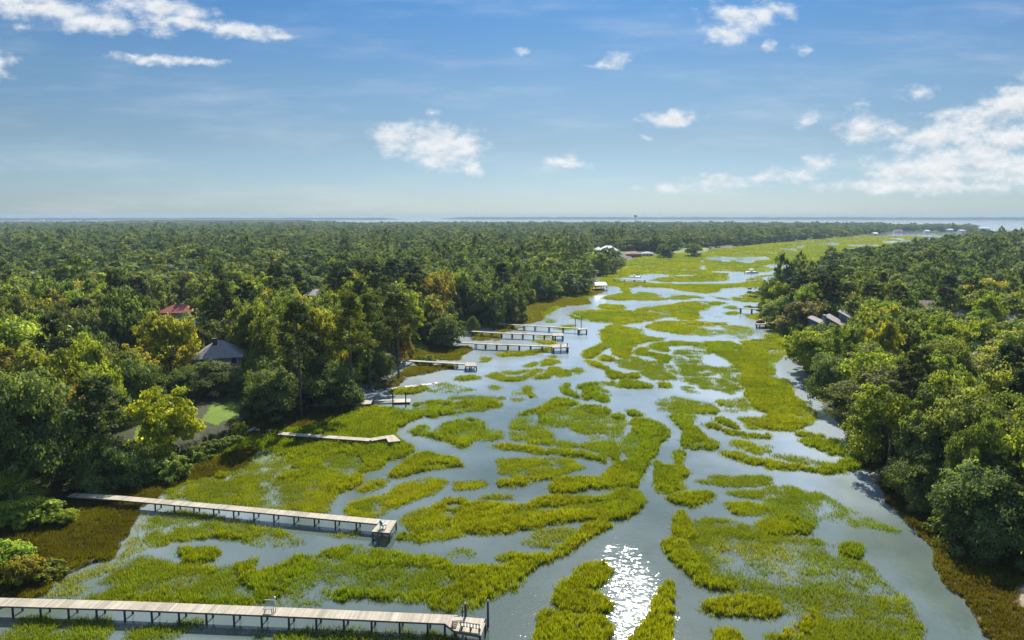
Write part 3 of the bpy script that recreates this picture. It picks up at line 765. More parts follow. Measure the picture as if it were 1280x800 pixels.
# (crown mesh, trunk mesh) kits; oak kits are in a frame where the crown has radius 1 and stands about z = crown height
KIT = {'oak_near': [], 'oak': [], 'broadleaf': [], 'pine': [], 'shrub': [], 'juniper': [], 'dead': []}
for i in range(6):
    KIT['oak'].append((withmat(crown_mesh('oak_crown', 100 + i, 11 + i % 3, 15, 56, .060, low=-.48, flat=.84, ragged=.25), OAKLEAF), withmat(limb_mesh('oak_trunk', i, .38, .55, 6, .055), BARK)))
for i in range(4):
    KIT['oak_near'].append((withmat(crown_mesh('oak_crown', 150 + i, 14, 20, 90, .036, low=-.50, flat=.84, ragged=.28, lobe_r=(.28, .48)), OAKLEAF), KIT['oak'][i][1]))
for i in range(4):
    KIT['broadleaf'].append((withmat(crown_mesh('broadleaf_crown', 200 + i, 13, 18, 62, .048, low=-.5, flat=1.05, ragged=.35, lobe_r=(.26, .42), open_=.08), BROADLEAF), withmat(limb_mesh('broadleaf_trunk', 20 + i, .35, .45, 5, .045), BARK)))
for i in range(4):
    a, b = pine_mesh('pine_crown', 300 + i, 11, .40 + .05 * (i % 3), .20, .026, 30, 4)
    KIT['pine'].append((withmat(b, PINELEAF), withmat(a, BARK)))
for i in range(3):
    KIT['shrub'].append((withmat(crown_mesh('shrub_crown', 400 + i, 7, 12, 44, .085, low=-.2, flat=.7, ragged=.3), BROADLEAF), withmat(limb_mesh('shrub_stem', 40 + i, .15, .5, 5, .035), BARK)))
def cone_crown(name, seed, n):
    r = np.random.default_rng(seed); z = r.random(n) ** .9; a = r.random(n) * 6.283
    prof = np.sin(np.pi * np.clip(z, 0, 1) ** .7) ** .7 * (1 + .18 * np.sin(a * 5 + z * 17))
    p = np.stack([np.cos(a) * prof * .95, np.sin(a) * prof * .95, z], -1) + r.normal(size=(n, 3)) * (.05, .05, .015)
    nn = np.stack([np.cos(a), np.sin(a), .4 + 0 * a], -1) + r.normal(size=(n, 3)) * .4; nn /= np.linalg.norm(nn, axis=1)[:, None]
    return quads_mesh(name, leaf_quads(r, p, nn, .09) * 1.0, np.clip(.45 + r.normal(size=n) * .15, 0, 1))
KIT['juniper'].append((withmat(cone_crown('juniper_crown', 5, 2600), OAKLEAF), withmat(limb_mesh('juniper_trunk', 60, .5, .2, 3, .05), BARK)))
KIT['dead'].append((withmat(crown_mesh('bare_crown', 500, 12, 12, 22, .045, low=-.4, flat=1.0, ragged=.3, open_=.3), BROADLEAF), withmat(limb_mesh('bare_trunk', 61, .35, .6, 9, .05), BARK)))

TREES = []   # (x, y, crown radius, top height, dist) of every tree standing, for spacing
NAMES = {'oak': ('live_oak_tree', 'oak tree'), 'broadleaf': ('broadleaf_tree', 'broadleaf tree'), 'pine': ('pine_tree', 'pine tree'),
         'shrub': ('shrub', 'shrub'), 'juniper': ('juniper_tree', 'juniper'), 'dead': ('withered_tree', 'withered tree')}
def plant(sp, x, y, rad, h, tint, label, group=None, low=None, variant=None, rz=None):
    z = ground_z(x, y)
    nm, cat = NAMES[sp]
    kits = KIT['oak_near' if sp == 'oak' and math.hypot(x, y) < 175 else sp]; crown, trunk = kits[variant % len(kits)] if variant is not None else random.choice(kits)
    o = thing(nm, (x, y, z), label, cat, group, random.random() * 6.283 if rz is None else rz)
    if sp == 'pine':
        sc = (h * rad / (h * .20), ) * 2 + (h,); sc = (rad / .20, rad / .20, h); cz = 0
        tsc = (h * .9, h * .9, h); csc = sc
    elif sp == 'juniper':
        csc = (rad, rad, h); cz = 0; tsc = (rad, rad, h * .4)
    else:
        # crown dome: from about 'low' of the height up to the top
        lo = {'oak': .06, 'broadleaf': .12, 'shrub': -.05, 'dead': .22}[sp] if low is None else low
        cz = h * lo; vs = h - cz
        csc = (rad, rad, vs); tsc = (rad, rad, h * .80)
    c = link('crown', crown, o); c.location = (0, 0, cz); c.scale = csc; c.color = (*tint, 1)
    tk_ = link('stem' if sp == 'shrub' else 'trunk', trunk, o); tk_.scale = tsc
    TREES.append((x, y, rad, z + h, math.hypot(x, y)))
    return o
def at_px(px, py_base, z=1.5): return G(px, py_base, z)
def plant_px(sp, px, py_base, py_top, w, tint, label, **kw):
    b = at_px(px, py_base); d = math.hypot(b.x, b.y)
    h = max(1.0, G_height(px, py_top, d) - b.z); sl = math.sqrt(d * d + (H - b.z) ** 2)
    return plant(sp, b.x, b.y, w * .5 * sl / F, h, tint, label, **kw)
def G_height(px, py, d):
    """height of the point at ground distance d seen at photo row py"""
    t = (py - 400) / F
    v = Vector(((px - 640) / F, CP - t * SP, -SP - t * CP)); return H + v.z / math.hypot(v.x, v.y) * d

# --- the trees one can pick out by eye
T1 = (1, 1, 1)
SPECIAL = [
 ('oak', 306, 496, 462, 40, (.8, .9, .95), 'small dark oak under the right corner of the grey roofed house'),
 ('oak', 232, 504, 466, 40, (.85, .95, .9), 'small dark oak left of the grey green oak by the grey roofed house'),
 ('oak', 1050, 462, 412, 74, (1.15, 1.2, .8), 'pale green oak hiding the foot of the blue grey stepped house'),
 ('oak', 1006, 452, 404, 40, (.85, .95, .85), 'small dark oak at the shore just left of the blue grey stepped house'),
 ('oak', 1092, 452, 396, 60, (1.2, 1.15, .75), 'yellow green oak against the right side of the blue grey stepped house'),
 ('broadleaf', 211, 566, 466, 88, (2.5, 2.25, .6), 'bright yellow green tree standing alone over the small lawn on the left bank'),
 ('pine', 128, 590, 468, 56, (.9, 1.0, .8), 'tall dark green pine just left of the bright yellow green tree'),
 ('oak', 136, 596, 524, 82, (.8, .95, .9), 'dark shrubby oak over the brown bank at the start of the second long dock'),
 ('oak', 30, 612, 468, 120, (.85, .95, .85), 'large dark oak behind the palmetto at the lower left edge'),
 ('dead', 88, 590, 476, 50, (1.9, 1.15, 1.6), 'grey brown half bare tree between dark oaks near the lower left edge'),
 ('oak', 266, 495, 457, 80, (.95, .95, 1.05), 'grey green oak in front of the grey roofed house on the left bank'),
 ('oak', 337, 515, 455, 74, (.85, .92, 1.0), 'round dark oak above the small lawn left of the bent dock'),
 ('pine', 376, 515, 370, 44, (1.2, 1.15, .8), 'tall pine with a bare lower trunk behind the round dark oak'),
 ('oak', 418, 497, 440, 86, (.72, .82, .8), 'wide dark oak overhanging the landward end of the dock with the float'),
 ('oak', 468, 470, 424, 54, (.75, .85, .8), 'dark oak leaning over the water behind the pale fallen planks'),
 ('pine', 440, 500, 362, 46, (2.4, 2.0, .6), 'golden green pine rising above the dark oaks by the float dock'),
 ('pine', 498, 466, 360, 44, (2.1, 1.7, .6), 'tall yellowish pine right of the golden green pine'),
 ('pine', 462, 478, 356, 36, (1.9, 1.9, .7), 'bright topped pine between the two yellowish pines'),
 ('broadleaf', 506, 446, 390, 28, (1.5, 1.05, .9), 'tree with rusty orange brown leaves among the yellowish pines'),
 ('oak', 556, 427, 388, 60, (.72, .82, .85), 'round dark oak at the landward end of the three close docks'),
 ('juniper', 591, 411, 391, 17, (.65, .8, .7), 'small dark columnar juniper on the bright lawn by the three docks'),
 ('oak', 640, 398, 352, 52, (.72, .82, .85), 'dark oak on the shore right of the small juniper'),
 ('oak', 604, 402, 350, 60, (.8, .88, .9), 'tall dark oak rising behind the small juniper'),
 ('broadleaf', 632, 396, 368, 26, (1.5, 1.55, .7), 'small bright green tree at the foot of the dark shore oaks'),
 ('broadleaf', 276, 440, 360, 66, (1.15, 1.25, 1.0), 'round pale green tree right of the red roofed house'),
 ('broadleaf', 216, 480, 396, 76, (1.75, 1.5, .8), 'yellow tinged open tree in front of the red roofed house'),
 ('broadleaf', 36, 520, 404, 120, (1.4, 1.5, 1.1), 'big pale green rounded tree at the left edge of the photo'),
 ('broadleaf', 62, 462, 398, 46, (2.4, 1.25, .45), 'orange leaved tree behind the big pale green rounded tree'),
 ('broadleaf', 320, 470, 380, 60, (1.15, 1.2, 1.0), 'pale green bushy tree beside the golden topped pines'),
 ('oak', 150, 470, 366, 90, (.78, .88, .9), 'large dark oak just left of the red roofed house'),
 ('pine', 1187, 566, 484, 56, (.75, .85, .75), 'single dark pine standing on the right bank amid pale oaks'),
 ('oak', 1236, 672, 570, 112, (.72, .85, .85), 'big dark oak leaning over the brown bank at the lower right'),
 ('oak', 1152, 618, 552, 78, (.95, 1.0, 1.0), 'grey green oak overhanging the bend of the right bank'),
 ('broadleaf', 1252, 400, 354, 76, (2.1, 1.55, .4), 'golden yellow tree at the far right above the grey roofs'),
 ('oak', 1240, 464, 402, 96, (1.25, 1.2, .8), 'wide sunlit oak behind the dark roofed house on the right bank'),
 ('oak', 1168, 496, 428, 76, (1.3, 1.25, .85), 'wide yellow green oak in front of the dark roofed house with white vents'),
 ('oak', 1122, 470, 398, 92, (1.15, 1.15, .85), 'broad oak right of the blue grey stepped house'),
 ('oak', 1044, 502, 436, 66, (.8, .9, .95), 'dark oak on the right shore below the blue grey stepped house'),
 ('broadleaf', 1076, 474, 428, 26, (2.4, 1.6, .35), 'small orange yellow tree on the right bank beneath the stepped house'),
 ('oak', 1216, 640, 520, 60, (1.2, 1.25, .9), 'pale sunlit oak behind the big dark oak at lower right'),
 ('oak', 1100, 560, 486, 80, (.9, 1, .9), 'rounded oak on the right shore beside the pale cut bank'),
 ('pine', 1101, 400, 344, 13, (.8, .8, .8), 'thin bare stemmed pine standing above the right bank woods'),
 ('oak', 864, 318, 302, 26, (.8, .9, .95), 'round oak on the far lawn left of the distant marsh'),
 ('oak', 830, 320, 303, 24, (.72, .85, .95), 'dark round oak beside the brown roofed house across the marsh'),
 ('oak', 1238, 590, 470, 84, (1.5, 1.4, .8), 'yellow green oak at right edge just right of the single dark pine'),
]
for sp, px, pb, pt, w_, tint, lab in SPECIAL: plant_px(sp, px, pb, pt, w_, tint, lab)

# shrubs on the lower left bank and along the shores
for px, pb, pt, w_, tint, lab in [
 (42, 640, 612, 70, (1.1, 1.25, .7), 'bright green shrub beside the palmetto at the lower left'),
 (8, 694, 664, 60, (1.05, 1.3, .7), 'vivid green bush at the left edge above the nearest dock'),
 (24, 716, 682, 44, (1.35, 1.05, .6), 'yellowish bush on the brown mound at the lower left'),
 (56, 706, 686, 40, (1.1, 1.0, .6), 'small olive yellow bush right of the yellowish bush on the brown mound'),
 (78, 642, 626, 30, (1.3, 1.3, .6), 'low olive shrub at the shore end of the second long dock'),
 (214, 584, 560, 60, (.8, .95, .7), 'dark low hedge like shrub under the bright yellow green tree'),
 (246, 562, 546, 50, (.75, .9, .7), 'dark rounded shrub in front of the small bright lawn'),
 (268, 556, 541, 36, (.75, .9, .7), 'low dark shrub along the lower edge of the small bright lawn'),
 (290, 547, 536, 26, (.85, 1.0, .7), 'rounded green shrub at the right end of the small bright lawn'),
 (300, 536, 518, 22, (1.5, 1.4, .7), 'brownish pale shrub beside the small white boat on the lawn edge'),
 (620, 402, 394, 26, (1.6, 1.8, .7), 'light green bush on the lawn near the far dock of three'),
 (530, 446, 434, 30, (.7, .85, .8), 'dark shrub at the water edge left of the bright lawn strip'),
 (706, 366, 356, 30, (1.2, 1.2, .8), 'olive shrubs on the point below the white roofed boathouse'),
 (1020, 480, 462, 30, (.8, .9, .9), 'dark shrub at the right shore near the narrow water channel'),
 (1134, 606, 586, 50, (.8, .95, .8), 'dark green shrub on the right bank above the pale eroded bank'),
 (1192, 656, 628, 50, (.8, .9, .85), 'grey green shrub at the foot of the big dark oak at lower right'),
 (1080, 548, 526, 36, (.8, .9, .85), 'dark shrub between the two pale banks on the right'),
 ]:
    plant_px('shrub', px, pb, pt, w_, tint, lab)

# palmetto with fan fronds
def palmetto(px, pb, pt, w_):
    b = at_px(px, pb); d = math.hypot(b.x, b.y); h = G_height(px, pt, d) - b.z; rad = w_ * .5 * d * 1.1 / F
    o = thing('palmetto', (b.x, b.y, ground_z(b.x, b.y)), 'palmetto with spiky light green fronds at the lower left edge', 'palmetto')
    r = np.random.default_rng(3); mb = MB()
    mb.tube([(0, 0, -.3), (.1, 0, h * .35), (.1, .1, h * .6)], [.22, .18, .15], 8)
    link('trunk', mb.mesh('trunk'), o, (BARK,))
    for k in range(26):
        a = k * 2.4; el = -.2 + 1.35 * r.random(); L0 = rad * (.7 + .3 * r.random()); V = []; T = []
        c0 = np.array((.1, .1, h * .6)); dd = np.array((math.cos(a) * math.cos(el), math.sin(a) * math.cos(el), math.sin(el)))
        hub = c0 + dd * L0 * .45
        side = np.cross(dd, (0, 0, 1.0)); side /= np.linalg.norm(side)
        for q in range(-7, 8):
            w2 = q / 7 * 1.35; ld = dd * math.cos(w2) + side * math.sin(w2); ld[2] -= .25; tip = hub + ld * L0 * .6
            s_ = np.cross(ld, (0, 0, 1.0)); s_ = s_ / (np.linalg.norm(s_) + 1e-6) * .05
            m_ = hub * .5 + tip * .5 + (0, 0, .06)
            V.append([hub, m_ - s_, tip, m_ + s_]); T.append(.4 + .5 * r.random())
        V.append([c0 + (0, 0, .02), hub - side * .02, hub, hub + side * .02]); T.append(.5)
        f = link('frond', withmat(quads_mesh('frond', np.array(V), np.array(T)), BROADLEAF), o); f.color = (1.3, 1.5, .9, 1)
    return o
palmetto(14, 640, 584, 76)

# --- houses' footprints stay clear, and lines of sight to what the photo shows of them
CLEAR = [  # px0, px1, py0, py1, distance
 (199, 249, 376, 396, 258), (250, 304, 432, 462, 160), (206, 240, 444, 468, 166), (154, 188, 424, 438, 200), (388, 402, 366, 373, 280), (745, 771, 303, 313, 690), (1012, 1071, 387, 412, 206),
 (1145, 1167, 380, 390, 278), (1198, 1210, 392, 402, 258), (1245, 1290, 397, 412, 248), (1203, 1236, 456, 474, 168), (1128, 1138, 433, 442, 192), (786, 798, 308, 315, 720), (802, 816, 311, 316, 730),
 (14, 30, 307, 315, 680), (166, 200, 530, 578, 122), (258, 298, 518, 536, 136), (298, 320, 490, 508, 155), (508, 536, 430, 442, 205), (574, 604, 396, 408, 250), (208, 235, 456, 470, 172), (272, 298, 492, 502, 155), (42, 64, 572, 586, 114), (482, 600, 447, 456, 184), (374, 456, 500, 508, 143)]
FOOT = []
def blocked(x, y, rad, top, z=1.5):
    d = math.hypot(x, y)
    cx, cyb = pix(np.array(x), np.array(y), np.array(z)); _, cyt = pix(np.array(x), np.array(y), np.array(top)); hw = rad * F / math.hypot(d, 25)
    for a, b, c, e, D in CLEAR:
        if d < D + 6 and cx + hw * .85 > a and cx - hw * .85 < b and cyt < e - 2 and cyb > c: return True
    for fx, fy, fr in FOOT:
        if math.hypot(x - fx, y - fy) < fr + min(rad * .5, 2.5): return True
    return False
grid = {}
def near_ok(x, y, rad, k):
    gx, gy = int(x // 20), int(y // 20)
    for i in range(gx - 1, gx + 2):
        for j in range(gy - 1, gy + 2):
            for (a, b, c) in grid.get((i, j), ()):
                if (a - x) ** 2 + (b - y) ** 2 < (k * (rad + c)) ** 2: return False
    return True
def note(x, y, rad): grid.setdefault((int(x // 20), int(y // 20)), []).append((x, y, rad))
for a in TREES: note(a[0], a[1], a[2] * .9)
# ------------------------------------------------------------------ docks
DECK = solid('weathered_planks', (.36, .315, .235), .8, .25, 1.3, tone=.30)
GREYDECK = solid('grey_planks', (.30, .262, .205), .85, .3, 1.0, tone=.25)
FRAMEW = solid('dock_timber', (.17, .135, .095), .85, .3, 2.0)
PILE = solid('wet_piles', (.060, .055, .042), .8, .4, 3.0)
PALEWOOD = solid('bleached_wood', (.60, .53, .43), .8, .2, 2.0, tone=.2)
WHITE = solid('white_paint', (.78, .78, .76), .5, .06, 1.0)
METAL = solid('grey_metal', (.42, .43, .44), .4, .1, 2.0, metal=.6)
TEAL = solid('teal_plastic', (.02, .22, .20), .4, .1, 3.0)
GREENP = solid('green_plastic', (.03, .30, .16), .4, .1, 3.0)
DARK = solid('dark_rubber', (.03, .03, .033), .6, .1, 2.0)
def clip(poly, p, n):
    out = []
    for i in range(len(poly)):
        a, b = poly[i], poly[(i + 1) % len(poly)]; da = (a - p).dot(n); db = (b - p).dot(n)
        if da <= 0: out.append(a)
        if (da < 0) != (db < 0) and abs(da - db) > 1e-9: out.append(a + (b - a) * (da / (da - db)))
    return out
def planks(mb, poly, axis, z, th=.045, w=.145, gap=.012, r=random):
    """boards laid across: each board one prism; axis is the direction the boards follow one another"""
    poly = [Vector((p[0], p[1])) for p in poly]; axis = Vector(axis[:2]).normalized()
    lo = min(p.dot(axis) for p in poly); hi = max(p.dot(axis) for p in poly)
    n = max(1, int((hi - lo) / w)); w = (hi - lo) / n
    run = .5
    for i in range(n):
        a = lo + i * w + gap / 2; b = lo + (i + 1) * w - gap / 2
        q = clip(clip(poly, axis * b, axis), axis * a, -axis)
        if len(q) >= 3:
            run = .7 * run + .3 * r.random() if r.random() > .06 else r.random()
            mb.prism([tuple(v) for v in q], z - th + r.uniform(-.006, .006), z + r.uniform(-.006, .006), min(1, max(0, run + r.uniform(-.25, .25))))
def dock(name, label, pts, width, z, bent=2.6, plank=.145, platform=None, plat_axis=None, rails=False, pile_r=.10, pile_below=-.7, start_pile=0.0, cat='dock', group=None):
    """pts: photo points along the middle of the walkway at deck height"""
    P = [G(px, py, z) for px, py in pts]; O = P[0].copy(); O.z = 0
    root = thing(name, O, label, cat, group)
    deck = MB(); fr = MB()
    for i in range(len(P) - 1):
        a, b = P[i] - O, P[i + 1] - O; d = (b - a); L = d.xy.length; d2 = d.xy.normalized(); n2 = Vector((-d2.y, d2.x))
        h = width / 2
        q = [a.xy + n2 * h, a.xy - n2 * h, b.xy - n2 * h, b.xy + n2 * h]
        planks(deck, q, d2, z + .003 * i, w=plank)
        for s in (-1, 1):
            m = (a.xy + b.xy) / 2 + n2 * s * (h - .09)
            fr.box((m.x, m.y, z - .045 - .085), (L, .06, .16), math.atan2(d2.y, d2.x))
        nb = max(1, int(round(L / bent)))
        for k in range(nb + (1 if i == len(P) - 2 else 0)):
            u = k / nb; c = a.xy + (b.xy - a.xy) * u
            if L * u < start_pile and i == 0: continue
            for s in (-1, 1):
                e = c + n2 * s * (h - .14); mb = MB(); lean = n2 * s * .06
                mb.tube([(e.x + lean.x, e.y + lean.y, pile_below), (e.x, e.y, z - .05)], [pile_r * 1.05, pile_r], 7)
                mb.build('pile', PILE, root)
            fr.box((c.x, c.y, z - .31), (.07, width - .1, .13), math.atan2(d2.y, d2.x))
    far_ = P[0].length > 165; mb_d = deck.build('deck', GREYDECK if far_ else DECK, root); fr.build('frame', FRAMEW, root)
    if platform:
        Q = [G(px, py, z + .012) - O for px, py in platform]; Q = [v.xy for v in Q]
        pl = MB(); ax = plat_axis or (Q[1] - Q[0]); planks(pl, Q, ax, z + .012, w=plank)
        pl.build('platform', GREYDECK if P[0].length > 165 else DECK, root)
        bm_ = MB(); c = sum(Q, Vector((0, 0))) / len(Q)
        for i in range(len(Q)):
            a, b = Q[i] * .975 + c * .025, Q[(i + 1) % len(Q)] * .975 + c * .025; m = (a + b) / 2; d = b - a
            if d.length > .3: bm_.box((m.x, m.y, z - .145), (d.length - .05, .055, .2), math.atan2(d.y, d.x))
        bm_.build('platform_frame', FRAMEW, root)
        for i in range(len(Q)):
            e = Q[i] * .93 + c * .07; mb = MB(); mb.tube([(e.x, e.y, pile_below), (e.x, e.y, z - .06)], [pile_r * 1.1, pile_r], 7); mb.build('pile', PILE, root)
    return root, O
def tall_post(root, O, px, py, z0, z1, r=.11, cap=None, name='mooring_post'):
    p = G(px, py, z0) - O; mb = MB(); mb.tube([(p.x, p.y, -.8), (p.x, p.y, z1)], [r * 1.05, r * .95], 8); o = mb.build(name, PILE, root)
    if cap:
        c = MB(); c.tube([(p.x, p.y, z1 + .002), (p.x, p.y, z1 + .16)], [r * 1.15, r * .15], 8); c.build('cap', cap, o)
    return o

# nearest dock, across the bottom left
Z1 = 1.25
d1, O1 = dock('wooden_dock', 'nearest long weathered dock running along the bottom left to a wide end platform', [(-150, 748.2), (160, 756.6), (330, 763.6), (571, 774.4)], 1.42, Z1, bent=2.75,
     platform=[(570, 770.2), (608.5, 773.6), (601.5, 794.5), (567, 788), (554, 777.5)], plat_axis=G(608, 774, Z1).xy - G(570, 771, Z1).xy)
tall_post(d1, O1, 582, 770.0, Z1, Z1 + 1.25, .12, WHITE); tall_post(d1, O1, 578, 770.2, Z1, Z1 + .95, .06, WHITE); tall_post(d1, O1, 610, 782, 0, Z1 + 1.25, .11, WHITE)
def yaw_of(a, b): return math.atan2(b.y - a.y, b.x - a.x)
# slatted bench rail along the front edge of the platform
A_, B_ = G(575, 788.6, Z1), G(600, 792.4, Z1)
L_ = (B_ - A_).xy.length
bench = thing('slatted_bench', A_ + Vector((0, 0, .018)), 'low slatted wooden bench along the front edge of the nearest dock platform', 'bench', None, yaw_of(A_, B_))
mb = MB(); mb.box((L_ / 2, .28, .42), (L_, .36, .05)); mb.build('seat', PALEWOOD, bench)
mb = MB(); mb.box((L_ / 2, .02, .86), (L_, .07, .05)); 
for i in range(7): mb.box((.08 + i * (L_ - .16) / 6, .03, .62), (.10, .04, .43))
mb.build('backrest', FRAMEW, bench)
for i in range(3):
    for yv in (.06, .42):
        mb = MB(); mb.box((.12 + i * (L_ - .24) / 2, yv, .197), (.09, .07, .394)); mb.build('leg', FRAMEW, bench)
A_ = G(566.5, 785.5, Z1); B_ = G(571, 773, Z1)
gp = thing('gangplank', (A_ + B_) / 2 + Vector((0, 0, .02)), 'dark wooden gangplank lying across the inner end of the nearest dock platform', 'gangplank', None, yaw_of(A_, B_))
mb = MB(); mb.box((0, 0, .06), ((B_ - A_).xy.length, .55, .06)); mb.build('board', FRAMEW, gp)
mb = MB()
for i in range(9): mb.box((-1.2 + i * .3, 0, .105), (.05, .5, .028))
mb.build('cleats', PILE, gp)
c_ = G(571, 785.2, Z1)
tb = thing('cleaning_table', c_ + Vector((0, 0, .018)), 'small pale fish cleaning table standing at the corner of the nearest dock platform', 'table', None, .1)
mb = MB(); mb.box((0, 0, .86), (.95, .5, .05)); mb.build('table_top', DECK, tb)
for sx in (-.38, .38):
    for sy in (-.18, .18):
        mb = MB(); mb.box((sx, sy, .417), (.07, .07, .834)); mb.build('leg', FRAMEW, tb)
# the little seat and pole half way along
A_ = G(329.5, 767.2, Z1); B_ = G(340.5, 767.8, Z1)
st = thing('bench_seat', A_ + Vector((0, .25, .01)), 'small grey bench with a backrest and a pale post half way along the nearest dock', 'bench', None, yaw_of(A_, B_))
L_ = (B_ - A_).xy.length
mb = MB(); mb.box((L_ / 2, 0, .44), (L_, .42, .05)); mb.build('seat', METAL, st)
mb = MB(); mb.box((L_ / 2, .24, 1.08), (L_ + .1, .05, .10)); 
for i in range(5): mb.box((.06 + i * (L_ - .12) / 4, .24, .76), (.09, .03, .54))
mb.build('backrest', METAL, st)
for sx in (.06, L_ - .06):
    for sy in (-.17, .17):
        mb = MB(); mb.box((sx, sy, .207), (.06, .06, .414)); mb.build('leg', FRAMEW, st)
mb = MB(); mb.tube([(L_ + .12, .2, -.1), (L_ + .12, .2, 1.3)], [.045, .045], 7); mb.tube([(L_ + .12, .2, 1.302), (L_ + .12, .2, 1.48)], [.10, .07], 8); mb.build('post', WHITE, st)

# second long dock
Z2 = 1.15
d2_, O2 = dock('wooden_dock', 'long grey dock crossing the marsh from the left bank to a slanted platform', [(88, 618.4), (150, 622.3), (320, 637.4), (474, 652.0)], 1.32, Z2, bent=2.9,
     platform=[(477.2, 649.4), (496, 650.6), (487, 666.2), (464.6, 664.4)], plat_axis=G(496, 650.6, Z2).xy - G(477, 649.4, Z2).xy, start_pile=6)
c_ = G(479, 660.3, Z2)
ch = thing('deck_chair', c_ + Vector((0, 0, .02)), 'teal and white chair standing on the slanted platform of the second dock', 'chair', None, 2.4)
mb = MB(); mb.box((0, 0, .42), (.56, .55, .07)); mb.build('seat', TEAL, ch)
mb = MB()
for i in range(4): mb.box((-.2 + i * .135, .30, .72), (.115, .05, .56), M=Matrix.Rotation(-.18, 3, 'X'))
mb.build('backrest', TEAL, ch)
for sx in (-.24, .24):
    for sy in (-.22, .22):
        mb = MB(); mb.box((sx, sy, .19), (.07, .07, .38)); mb.build('leg', WHITE, ch)
    mb = MB(); mb.box((sx * 1.25, 0, .62), (.09, .58, .04)); mb.build('armrest', WHITE, ch)

# bent pale dock with no rails
Z3 = .95
d3, O3 = dock('wooden_dock', 'pale bent dock lying low over bright grass, with a square end platform', [(349, 541.4), (384, 544.0), (463, 549.6), (485, 545.8)], 1.45, Z3, bent=3.2, plank=.2,
     platform=[(481, 544.6), (492.5, 543.4), (500.8, 551.0), (485.5, 552.6)], start_pile=22)
# dock with a raised crossing and a float between two tall piles
Z4 = 1.0
d4, O4 = dock('wooden_dock', 'narrow dock under the dark oaks with a floating stage held by two tall piles', [(350, 508), (371, 507.0), (453, 503.8)], 1.2, Z4, bent=3.4, plank=.2,
     platform=[(458, 497.2), (467.5, 497.2), (463, 504.6), (452.5, 505.4)])
a, b = G(463, 500.0, .75) - O4, G(493, 500.6, .45) - O4
mb = MB(); d_ = b - a; planks(mb, [(a.xy + Vector((0, .5))), (a.xy - Vector((0, .5))), (b.xy - Vector((0, .5))), (b.xy + Vector((0, .5)))], d_.xy, .62, w=.2); mb.build('gangway', DECK, d4)
mb = MB(); q = [G(px, py, .42) - O4 for px, py in ((491.5, 498.6), (513, 498.2), (513.4, 502.6), (491, 503.2))]; planks(mb, [v.xy for v in q], (1, 0), .42, w=.2); fl = mb.build('floating_stage', DECK, d4)
mb = MB(); c = sum((v.xy for v in q), Vector((0, 0))) / 4; mb.box((c.x, c.y, .12), ((q[1] - q[0]).xy.length * .94, abs(q[0].y - q[3].y) * .85, .5)); mb.build('pontoon', DARK, fl)
tall_post(d4, O4, 491.3, 509.5, 0, 3.1, .13); tall_post(d4, O4, 507.4, 508.6, 0, 3.1, .13)
tall_post(d4, O4, 454.6, 505.5, 0, 2.7, .10, WHITE)
# kayak on the bank beside it
def kayak(px, py, z, yaw, L, w, mat, label, name='kayak', cat='kayak', seat=True):
    c = G(px, py, z); o = thing(name, (c.x, c.y, max(ground_z(c.x, c.y), -.02)), label, cat, None, yaw); mb = MB()
    n = 13; ring = []
    for i in range(n):
        u = -1 + 2 * i / (n - 1); ww = w / 2 * (1 - abs(u) ** 2.4) + .015; hh = .30 + .16 * u * u
        ring.append([(u * L / 2, -ww, hh * .8), (u * L / 2, -ww * .7, .06 + .10 * u * u), (u * L / 2, 0, .0 + .12 * u * u), (u * L / 2, ww * .7, .06 + .10 * u * u), (u * L / 2, ww, hh * .8), (u * L / 2, 0, hh)])
    vs = [v for r_ in ring for v in r_]; fs = [(i * 6 + k, i * 6 + (k + 1) % 6, (i + 1) * 6 + (k + 1) % 6, (i + 1) * 6 + k) for i in range(n - 1) for k in range(6)]
    mb.add(vs, fs, .5, True); mb.build('hull', mat, o)
    if seat:
        m2 = MB(); m2.tube([(-.42, 0, .31), (-.1, 0, .335), (.42, 0, .325)], [.14, .2, .12], 8); m2.build('cockpit', DARK, o)
    return o
kayak(449.5, 500.5, .6, .25, 3.4, .75, GREENP, 'green kayak lying on the bank beside the dock with the float')
kayak(297, 536.5, .6, .1, 3.6, 1.1, WHITE, 'small white boat pulled up at the foot of the bright lawn', 'rowing_boat', 'boat')
kayak(188, 535, 1.6, -.35, 4.6, 1.0, solid('tan_hull', (.52, .30, .13), .5, .15, 2.0), 'tan wooden canoe lying on the lawn behind the bright yellow green tree', 'canoe', 'canoe')
kayak(55, 579, 1.6, .2, 3.0, 1.0, WHITE, 'white upturned dinghy among dark trees above the palmetto', 'dinghy', 'boat', False)
# fallen pale planks left of the fifth dock
for pts, lab in (([(466, 488.6), (490, 485.0)], 'short pale broken ramp lying at the water edge below the leaning oak'), ([(490, 485.8), (548, 478.4)], 'long line of bleached planks lying in the shallows right of the broken ramp')):
    a, b = G(*pts[0], .12), G(*pts[1], .12); o = thing('fallen_boardwalk', (a.x, a.y, 0), lab, 'boardwalk'); d = (b - a); yaw = yaw_of(a, b); mb = MB(); L = d.xy.length
    n = int(L / .5)
    for i in range(n):
        if random.random() < .25: continue
        u = (i + .5) / n; mb.box((d.x * u + random.uniform(-.1, .1), d.y * u + random.uniform(-.25, .25), .10 + random.uniform(-.04, .05)), (.42, random.uniform(.8, 1.7), .06), yaw + random.uniform(-.25, .25), random.random())
    mb.build('planks', PALEWOOD, o)
    mb = MB(); mb.tube([(0, 0, .0), (d.x, d.y, 0.02)], [.10, .09], 6); mb.build('beam', FRAMEW, o)
